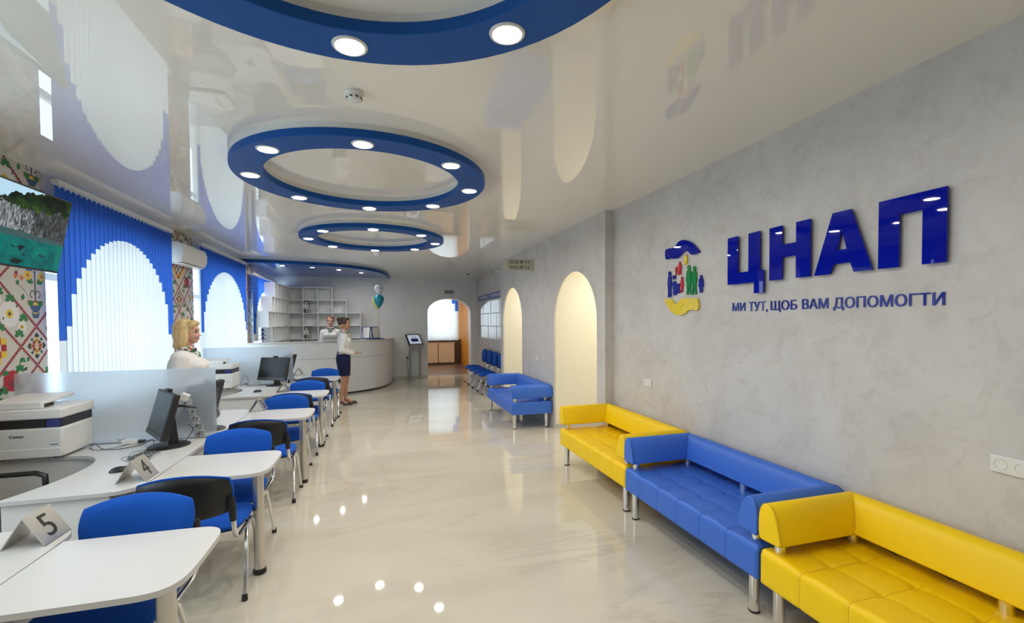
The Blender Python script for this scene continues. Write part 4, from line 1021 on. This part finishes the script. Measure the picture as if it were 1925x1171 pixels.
# number signs
def number_sign(st, label, x, y, z=DT):
    t = thing('number_sign', label, 'number sign', (x, y, z), 0, 'metal tent signs with desk numbers')
    h, b, ln, th = .135, .082, .175, .0035
    def plate(sg): return MB().prism([[(0, h), (sg * b, 0), (sg * (b - th * 1.6), 0), (0, h - th * 2.2)]], lambda xx, zz: (xx, -ln / 2, zz), lambda xx, zz: (xx, ln / 2, zz))
    p = obj('number_plate', plate(1), 'aluminium', t); obj('back_plate', plate(-1), 'aluminium', t)
    mb = MB(); d = Vector((b, 0, -h)).normalized(); nrm = Vector((h, 0, b)).normalized()
    text(mb, st, .1, Vector((b / 2, 0, h / 2)) + nrm * .0008, (0, 1, 0), tuple(-d), height=.108, width=(.030 if st == '1' else .066), bold=.0012); obj('numeral', mb, 'ink_black', p, fix=False)
    obj('foot_edge', MB().box((-b, -ln / 2, 0), (-b + .004, ln / 2, .002)).box((b - .004, -ln / 2, 0), (b, ln / 2, .002)), 'dark_plastic', t)
number_sign('5', 'metal tent sign with number 5 in the bottom left corner', -1.535, 2.585)
number_sign('4', 'metal tent sign with number 4 beside the mouse', -1.515, 3.435)
number_sign('3', 'metal tent sign at the left end of the third visitor table', -1.36, 5.74)
number_sign('2', 'metal tent sign before the farther monitor', -1.37, 7.15)
number_sign('1', 'metal tent sign farthest away, beyond the second frosted screen', -1.53, 9.36)

# operator's armchair, only an armrest shows
t = thing('office_chair', 'black office armchair whose armrest shows under the nearest printer', 'chair', (-2.47, 3.62, 0))
obj('seat', bend(pad(.48, .48, .08, .02), lambda x, y, z: (x, y, z + .40)), 'dark_plastic', t); obj('backrest', bend(pad(.46, .5, .07, .02), lambda x, y, z: (-.27 - z, x, y + .78)), 'dark_plastic', t)
for s in (-1, 1): obj('armrest', MB().tube([(-.2, s * .26, .46), (-.2, s * .28, .64), (-.12, s * .28, .672), (.16, s * .28, .672), (.21, s * .28, .65), (.22, s * .27, .58), (.12, s * .25, .42)], .017, 10, 1.3), 'black_plastic', t)
mb = MB().lathe([(.03, .08), (.03, .40)], n=14)
for k in range(5): mb.tube([(0, 0, .10), (.28 * math.cos(k * 2 * PI / 5), .28 * math.sin(k * 2 * PI / 5), .06)], .02, 8)
obj('base', mb, 'black_plastic', t)
for k in range(5): obj('caster', MB().sphere((.28 * math.cos(k * 2 * PI / 5), .28 * math.sin(k * 2 * PI / 5), .03), .03, 12, 8), 'black_plastic', t)

# ------------------------------------------------------------------ reception
t = thing('reception_counter', 'tall white curved reception counter behind the standing woman', 'counter', (-2.83, 13.93, 0))
so = sup(0, 0, 3.10, 2.80, 3.0, 60); so = [(x, y) for x, y in so]
def off(d): return sup(0, 0, 3.10 + d, 2.80 + d, 3.0, 60)
def shell(a, b, z0, z1): return MB().prism([off(a) + off(b)[::-1]], lambda x, y: (x, y, z0), lambda x, y: (x, y, z1))
obj('kick_plinth', shell(-.05, -.10, 0, .04), 'black_plastic', t, smooth=30); obj('lower_panel', shell(0, -.04, .04, .855), 'counter_grey', t, smooth=30); obj('upper_panel', shell(.012, -.035, .862, 1.225), 'counter_grey', t, smooth=30)
obj('seam', shell(-.004, -.03, .85, .865), 'trim_grey', t, smooth=30); obj('ledge', shell(.03, -.26, 1.225, 1.255), 'white_lacquer', t, bevel=.004, smooth=30); obj('worktop', shell(-.045, -.65, .74, .765), 'white_lacquer', t, smooth=30)
# stepped shelves along the far wall
G = 'white stepped shelving behind the reception'
def cubbies(name, label, loc, rz, rows, cell=.355, depth=.32, th=.018, ch=.355):
    """rows: (z index, first cell, last cell)"""
    t = thing(name, label, 'shelf', loc, rz, G)
    hs, vs_ = MB(), MB(); bk = MB()
    lines = {}
    for k, a, b in rows:
        for zz in (k, k + 1):
            q = lines.setdefault(zz, [a, b]); q[0] = min(q[0], a); q[1] = max(q[1], b)
        for c in range(a, b + 1): obj('upright', MB().box((c * cell - th / 2, 0.0, k * ch + th / 2), (c * cell + th / 2, depth, (k + 1) * ch - th / 2)), 'shelf_white', t)
        bk.box((a * cell, depth - .008, k * ch), (b * cell, depth, (k + 1) * ch))
    for zz, (a, b) in lines.items(): hs.box((a * cell - th / 2, 0, zz * ch - th / 2), (b * cell + th / 2, depth, zz * ch + th / 2))
    obj('shelf_board', hs, 'shelf_white', t); obj('back_panel', bk, 'shelf_white', t)
    return t
Zs = 2.665 - 7 * .355
cubbies('stepped_shelf', 'white stepped cubby shelf along the far wall, lower towards the right', (-2.455, 13.62, Zs), 0, [(6, 0, 3), (5, 0, 4), (4, 0, 5), (3, 0, 5), (2, 0, 5), (1, 0, 5), (0, 0, 5)], cell=.375)
cubbies('stepped_shelf', 'white stepped cubby shelf along the window side behind the counter', (-2.465, 11.445, Zs), PI / 2, [(6, 2, 7), (5, 1, 7), (4, 0, 7), (3, 1, 7), (2, 1, 7), (1, 1, 7), (0, 1, 7)], depth=.24)
def folder(label, x, z, tilt, mt):
    mb = MB().box((-.02, -.0, 0), (.02, .24, .30)); t = tag(obj('folder', mb, mt, bevel=.003), label, 'folder', 'folders on the reception shelf')
    t.location = (x, 13.645, z); t.rotation_euler = (0, tilt, 0)
    obj('spine_label', MB().box((-.012, -.0012, .10), (.012, 0, .22)), 'paper', t)
for k, (row, name) in enumerate(((5, 'upper'), (3, 'lower'))):
    zb = Zs + row * .355 + .0095
    folder('dark folder leaning in the %s occupied cubby, leftmost' % name, -2.455 + .375 + .035, zb + .004, -.06, 'ink_grey'); folder('grey folder leaning in the %s occupied cubby, middle' % name, -2.455 + .375 + .095, zb + .006, -.16, 'sign_silver'); folder('grey folder leaning farthest right in the %s occupied cubby' % name, -2.455 + .375 + .155, zb + .008, -.26, 'sign_silver')
# things on the counter ledge
t = thing('counter_sign', 'grey tent sign on the reception counter before the receptionist', 'sign', (-1.15, 11.29, 1.2555), .1)
obj('front_plate', MB().prism([[(-.10, 0), (-.02, .145), (-.015, .145), (-.09, 0)]], lambda y, z: (-.16, y, z), lambda y, z: (.16, y, z)), 'sign_silver', t); obj('back_plate', MB().prism([[(.06, 0), (-.02, .145), (-.015, .145), (.07, 0)]], lambda y, z: (-.16, y, z), lambda y, z: (.16, y, z)), 'sign_silver', t)
mb = MB(); text(mb, 'РЕЄСТРАЦІЯ', .06, (0.0, -.062, .075), (1, 0, 0), (0, .08, .145), width=.27, height=.045, bold=.0008); obj('lettering', mb, 'ink_grey', t, fix=False)
t = thing('flip_display', 'navy framed flip display with white pages on the counter end', 'display stand', (-.20, 12.05, 1.2555), .55)
obj('base', MB().box((-.16, -.05, 0), (.28, .10, .022)), 'navy_plastic', t, bevel=.003)
for k, (a, x0_) in enumerate(((-.95, -.10), (-.42, -.02), (.42, .0))):
    T = Matrix.Translation((x0_, .03, .02)) @ Matrix.Rotation(.0 + a, 4, 'Z') @ Matrix.Rotation(-.22, 4, 'X')
    wd = -.24 if k < 2 else .30
    xa, xb = min(0, wd), max(0, wd)
    o = obj('page_frame', MB().box((xa, 0, .0), (xb, .008, .31), T), 'navy_plastic', t); obj('page', MB().box((xa + .02, -.002, .02), (xb - .02, -.0002, .292), T), 'paper', o)
# balloons
BP = [(.004, -.155), (.02, -.14), (.055, -.09), (.095, -.02), (.118, .045), (.113, .10), (.082, .145), (.04, .165), (.002, .17)]
def balloon(label, x, y, z, s, mt, zs=1.0):
    t = thing('balloon', label, 'balloon', (x, y, z), 0, 'balloons floating over the counter')
    obj('skin', MB().lathe([(r * s, h * s * zs) for r, h in BP], n=28), mt, t, smooth=80); obj('knot', MB().lathe([(.004, -.15 * s * zs), (.012, -.172 * s * zs)], n=10), mt, t)
    obj('ribbon', MB().tube([(0, 0, -.16 * s * zs), (.006, 0, -.35), (-.004, 0, -.6), (0.0, .0, -(z - 1.257))], .004, 5), 'ribbon', t); return t
balloon('teal blue balloon above the flip display', -.065, 12.28, 2.22, 1.1, 'balloon_teal')
tb = balloon('white printed balloon floating above the teal one', -.06, 12.30, 2.52, 1.0, 'balloon_white', .85)
mb = MB().tube([(-.075, -.098, .065), (-.06, -.105, .045), (-.075, -.097, .03)], .006, 6).tube([(-.03, -.116, .052), (.07, -.098, .052)], .009, 6); obj('print', mb, 'navy_plastic', tb)
balloon('yellow balloon half hidden behind the teal one', -.105, 12.44, 2.20, 1.05, 'balloon_yellow')
# window ornament by the last pier
t = thing('window_ornament', 'dark blue pierced ornament on the sill by the last pier', 'ornament', (-2.62, 11.55, .74)); mb = MB().tube([(0, 0, 0), (0, 0, .82)], .008, 6)
for k in range(3):
    zz = .58 + .09 * k; mb.tube([(-.06, 0, zz), (.06, 0, zz)], .010, 6); mb.sphere((0, 0, zz + .04), (.035, .01, .03), 10, 8)
obj('scroll_work', mb, 'navy_plastic', t); obj('foot', MB().lathe([(.05, 0), (.05, .012), (.01, .02)], n=14), 'navy_plastic', t)

# information kiosk
t = thing('kiosk', 'silver touch-screen kiosk on two legs by the far archway', 'kiosk', (.93, 13.66, 0), .50)
obj('base_plate', MB().box((-.25, -.20, 0), (.25, .16, .02)), 'aluminium', t, bevel=.004)
for s in (-1, 1): obj('leg', MB().box((s * .17 - .022, -.02, .02), (s * .17 + .022, .03, .93)), 'aluminium', t)
obj('acrylic_panel', MB().box((-.148, -.004, .06), (.148, .006, .90)), 'glass', t)
T = Matrix.Translation((0, -.05, 1.02)) @ Matrix.Rotation(-.62, 4, 'X')
obj('head', MB().box((-.20, -.03, -.15), (.20, .07, .06), Matrix.Translation((0, -.05, 1.0))), 'aluminium', t, bevel=.01)
s_ = obj('display_frame', MB().box((-.235, -.03, -.02), (.235, .015, .36), T), 'black_plastic', t, bevel=.006)
obj('display', MB().box((-.20, -.032, .015), (.20, -.03, .325), T), 'kiosk_screen', s_); mb = MB().box((-.12, -.0335, .09), (.12, -.0325, .20), T); mb.box((-.08, -.0335, .24), (.08, -.0325, .255), T); obj('menu_block', mb, 'navy_plastic', s_)
cable('black power cord hanging beside the kiosk leg', [(.72, 13.93, .62), (.70, 13.90, .45), (.74, 13.88, .15), (.78, 13.80, .012)], .006); block('wall_plug', 'black plug in the wall left of the kiosk', 'plug', .72, 13.925, .60, (.05, .045, .06), 'black_plastic')

# ------------------------------------------------------------------ people
def blob(mb, pts):
    """pts: list of (p0, p1, r0, r1) limbs or (centre, (rx, ry, rz)) ellipsoids"""
    for q in pts:
        if len(q) == 2: mb.sphere(q[0], q[1], 18, 12)
        else:
            a, b, ra, rb = Vector(q[0]), Vector(q[1]), q[2], q[3]; n = max(2, int((b - a).length / (min(ra, rb) * .45)))
            for i in range(n + 1):
                u = i / n; mb.sphere(a.lerp(b, u), ra + (rb - ra) * u, 12, 8)
    return mb
def fused(name, mb, mt, parent, voxel=.008, it=3):
    o = obj(name, mb, mt, parent, smooth=180, fix=False)
    md = o.modifiers.new('r', 'REMESH'); md.mode = 'VOXEL'; md.voxel_size = voxel; md.use_smooth_shade = True
    s = o.modifiers.new('s', 'SMOOTH'); s.iterations = it; s.factor = .5
    dg = bpy.context.evaluated_depsgraph_get(); me = bpy.data.meshes.new_from_object(o.evaluated_get(dg)); o.modifiers.clear(); o.data = me
    me.polygons.foreach_set('use_smooth', [True] * len(me.polygons))
    return o
def hand(wr, d, up_, s, curl=.35):
    """palm and five fingers leaving wrist wr along d; s mirrors the thumb"""
    d = Vector(d).normalized(); up_ = Vector(up_).normalized(); sd = d.cross(up_).normalized() * s; wr = Vector(wr); L_ = []
    pc = wr + d * .045
    for k in (-1, 0, 1): L_.append((tuple(wr + sd * .008 * k), tuple(wr + d * .085 + sd * .022 * k), .017, .012))
    for k, ln in enumerate((.068, .076, .070, .054)):
        b = wr + d * .088 + sd * (.030 - .020 * k); e1 = b + d * ln * .5 - up_ * ln * curl * .25; e2 = e1 + d * ln * .42 - up_ * ln * curl * .6
        L_ += [(tuple(b), tuple(e1), .0088, .0080), (tuple(e1), tuple(e2), .0080, .0066)]
    b = wr + d * .03 + sd * .022; e1 = b + d * .030 + sd * .028 - up_ * .008; e2 = e1 + d * .030 + sd * .006 - up_ * .008
    L_ += [(tuple(b), tuple(e1), .0115, .0098), (tuple(e1), tuple(e2), .0098, .0078)]
    return L_
def person(label, loc, rz, sc, g, arms, hair, skinm, hairm, skirt=True, head_turn=0.0, stag=0.0):
    t = thing('person', label, 'person', loc, rz); t.scale = (sc, sc, sc)
    B = [((-.015, 0, .985), (.112 * g, .160 * g, .13)), ((.0, 0, 1.13), (.092 * g * g, .122 * g, .13)), ((.005, 0, 1.30), (.112 * g, .150 * g, .17)), ((0, -.10, 1.415), (0, .10, 1.415), .062, .062),
         ((.075 * g, .072, 1.315), (.068 * g, .066 * g, .07)), ((.075 * g, -.072, 1.315), (.068 * g, .066 * g, .07)), ((-.012, 0, 1.42), (.018, 0, 1.57), .056, .050)]
    for s in (-1, 1):
        f = stag * s
        B += [((0, .085 * s, .95), (.02 + f * .5, .075 * s, .53), .088 * g, .056), ((.02 + f * .5, .075 * s, .53), (-.015 + f * .7, .070 * s, .40), .054, .058), ((-.015 + f * .7, .070 * s, .40), (-.025 + f, .066 * s, .12), .057, .034),
              ((-.03 + f, .066 * s, .115), (.08 + f, .070 * s, .045), .033, .034), ((.08 + f, .070 * s, .045), (.155 + f, .072 * s, .03), .033, .022)]
        sh, el, wr, hd_, hu = arms[0 if s < 0 else 1]
        B += [(sh, el, .050 * g, .040 * g), (el, wr, .040, .027)] + hand(wr, hd_, hu, s)
    ct, st = math.cos(head_turn), math.sin(head_turn)
    def hp(p): return (.012 + (p[0] - .012) * ct - p[1] * st, (p[0] - .012) * st + p[1] * ct, p[2])
    for c, r in (((.028, 0, 1.690), (.094, .076, .098)), ((.052, 0, 1.635), (.073, .062, .078)), ((.082, 0, 1.575), (.034, .036, .026)), ((.100, .028, 1.625), (.026, .026, .026)), ((.100, -.028, 1.625), (.026, .026, .026)),
                 ((.112, 0, 1.695), (.016, .05, .024)), ((.127, 0, 1.632), (.017, .014, .012)), ((.118, 0, 1.655), (.012, .010, .028)), ((.112, 0, 1.598), (.013, .024, .012)), ((.020, .076, 1.65), (.022, .010, .030)), ((.020, -.076, 1.65), (.022, .010, .030))):
        B.append((hp(c), r))
    body = fused('body', blob(MB(), B), skinm, t, .0075, 3)
    obj('lips', MB().sphere(hp((.122, 0, 1.597)), (.006, .022, .0075), 12, 8), 'lip', t)
    for s in (-1, 1):
        obj('eye', MB().sphere(hp((.107, .033 * s, 1.668)), (.011, .015, .008), 12, 8), 'eye', t); obj('eyebrow', MB().tube([hp((.110, .050 * s, 1.690)), hp((.119, .034 * s, 1.696)), hp((.121, .015 * s, 1.692))], .0045, 6), 'brow', t)
    # clothing
    K = [((-.015, 0, 1.02), (.125 * g, .170 * g, .13)), ((.0, 0, 1.14), (.108 * g * g, .138 * g, .14)), ((.005, 0, 1.30), (.128 * g, .164 * g, .18)), ((0, -.105, 1.415), (0, .105, 1.415), .073, .073), ((.078 * g, .072, 1.315), (.078 * g, .078 * g, .082)), ((.078 * g, -.072, 1.315), (.078 * g, .078 * g, .082)), ((.06 * g, 0, 1.32), (.075 * g, .08, .08)), ((-.005, 0, 1.46), (.004, 0, 1.50), .068, .060)]
    for s in (0, 1):
        sh, el, wr, hd_, hu = arms[s]; w2 = Vector(el).lerp(Vector(wr), .93)
        SL = [(sh, el, .070 * g, .058 * g), (el, tuple(Vector(el).lerp(Vector(wr), .75)), .058 * g, .053), (tuple(Vector(el).lerp(Vector(wr), .75)), tuple(w2), .050, .036)]
        fused('sleeve', blob(MB(), SL), 'blouse', t, .009, 2)
    b = blob(MB(), K)
    if skirt: b.v = [Vector((v.x, v.y, max(v.z, 1.045))) for v in b.v]
    bl = fused('blouse', b, 'blouse', t, .009, 2)
    n = 28; prof = [(1.115, .112 * g, .142 * g, 0), (1.06, .128 * g, .160 * g, -.006), (.97, .146 * g, .186 * g, -.012), (.88, .142 * g, .184 * g, -.008), (.75, .130 * g, .170 * g, 0), (.605, .118 * g, .158 * g, .005)]
    rows = [[(cx + a * math.cos(2 * PI * i / n), b2 * math.sin(2 * PI * i / n), zz) for i in range(n + 1)] for zz, a, b2, cx in prof]
    rows += [[(p[0] * .93, p[1] * .93, p[2] + .002) for p in rows[-1]]]
    obj('skirt', MB().grid(rows), 'skirt', t, smooth=60)
    # scarf round the neck, shoes
    sc_ = MB().tube([(.012 + .066 * math.cos(a * PI / 10) * (1.0), .066 * math.sin(a * PI / 10), 1.505 - .02 * math.cos(a * PI / 10)) for a in range(21)], .026, 10)
    sc_.tube([(.075, 0, 1.475), (.112, .02, 1.44), (.122, .025, 1.405)], [.018, .022, .010], 8).tube([(.075, 0, 1.475), (.110, -.022, 1.44), (.122, -.03, 1.41)], [.018, .022, .010], 8).sphere((.085, 0, 1.472), (.022, .026, .02), 12, 8)
    obj('scarf', sc_, 'scarf', t, smooth=60)
    for s in (-1, 1):
        y = .070 * s; sh = MB()
        sh.grid([[(x, y + w2 * math.sin(a * PI / 8 - PI / 2) * 1.0, h0 + hh * max(0, math.cos(a * PI / 8 - PI / 2) * 1.0)) for a in range(9)] for x, w2, h0, hh in ((-.075, .020, .052, .045), (-.06, .034, .050, .055), (-.02, .038, .040, .030), (.05, .040, .012, .030), (.10, .044, .003, .062), (.15, .039, .002, .058), (.19, .022, .002, .040), (.205, .004, .003, .006))])
        sh.tube([(-.055, y, .06), (-.058, y, .0)], [.020, .008], 8).box((.02, y - .036, .0), (.17, y + .034, .008))
        sh.v = [Vector((v.x + stag * s, v.y, v.z)) for v in sh.v]
        obj('shoe', sh, 'black_plastic', t, smooth=60)
    hb = MB()
    for q in hair[0]: hb.sphere(hp(q[0]), q[1], 16, 12)
    hx = fused('hair', hb, hairm, t, .007, 2)
    if len(hair) > 1:
        h2 = MB()
        for q in hair[1][0]: h2.sphere(hp(q[0]), q[1], 16, 12)
        fused('hair_bun', h2, hair[1][1], t, .007, 2)
    return t
down = [((0, -.165, 1.40), (-.035, -.225, 1.11), (.03, -.215, .86), (.15, 0, -1), (0, -1, 0)), ((0, .165, 1.40), (-.035, .225, 1.11), (.03, .215, .86), (.15, 0, -1), (0, 1, 0))]
bob = [[((-.005, 0, 1.712), (.106, .096, .098)), ((-.032, 0, 1.64), (.076, .100, .110)), ((-.036, 0, 1.565), (.064, .104, .080)), ((-.01, .072, 1.61), (.062, .036, .115)), ((-.01, -.072, 1.61), (.062, .036, .115)), ((.075, 0, 1.757), (.058, .070, .034)), ((.062, .05, 1.735), (.045, .034, .045)), ((.062, -.05, 1.735), (.045, .034, .045)), ((-.058, .0, 1.53), (.045, .10, .04))]]
person('woman with blond bob in a white blouse and scarf standing behind the frosted screen', (-1.885, 5.24, 0), .08, .966, 1.24, down, bob, 'skin', 'hair_blond')
clasp = [((0, -.165, 1.40), (-.055, -.215, 1.13), (.195, -.055, 1.055), (1, .30, .05), (0, -.1, 1)), ((0, .165, 1.40), (-.045, .215, 1.13), (.20, .060, 1.065), (1, -.25, .05), (0, .1, 1))]
bunh = [[((.000, 0, 1.722), (.100, .086, .088)), ((-.035, 0, 1.69), (.078, .084, .088)), ((.07, 0, 1.765), (.05, .06, .03)), ((-.075, 0, 1.748), (.058, .056, .056)), ((.01, .07, 1.69), (.05, .022, .05)), ((.01, -.07, 1.69), (.05, .022, .05))], ([((-.048, 0, 1.625), (.052, .066, .050)), ((-.01, -.066, 1.64), (.038, .018, .036)), ((-.01, .066, 1.64), (.038, .018, .036))], 'hair_light')]
person('woman standing in a white blouse, navy pencil skirt and black heels before the counter', (-.76, 9.92, 0), .10, 1.0, .98, clasp, bunh, 'skin_tan', 'hair_brown', stag=.05)
short = [[((-.008, 0, 1.715), (.100, .088, .090)), ((-.035, 0, 1.675), (.078, .088, .085)), ((.065, .02, 1.755), (.052, .062, .032)), ((.0, .072, 1.68), (.045, .022, .055)), ((.0, -.072, 1.68), (.045, .022, .055))]]
person('receptionist in white blouse and scarf behind the counter, facing the hall', (-1.22, 12.05, 0), -PI / 2 - .05, 1.035, 1.06, down, short, 'skin', 'hair_chestnut', head_turn=.15)
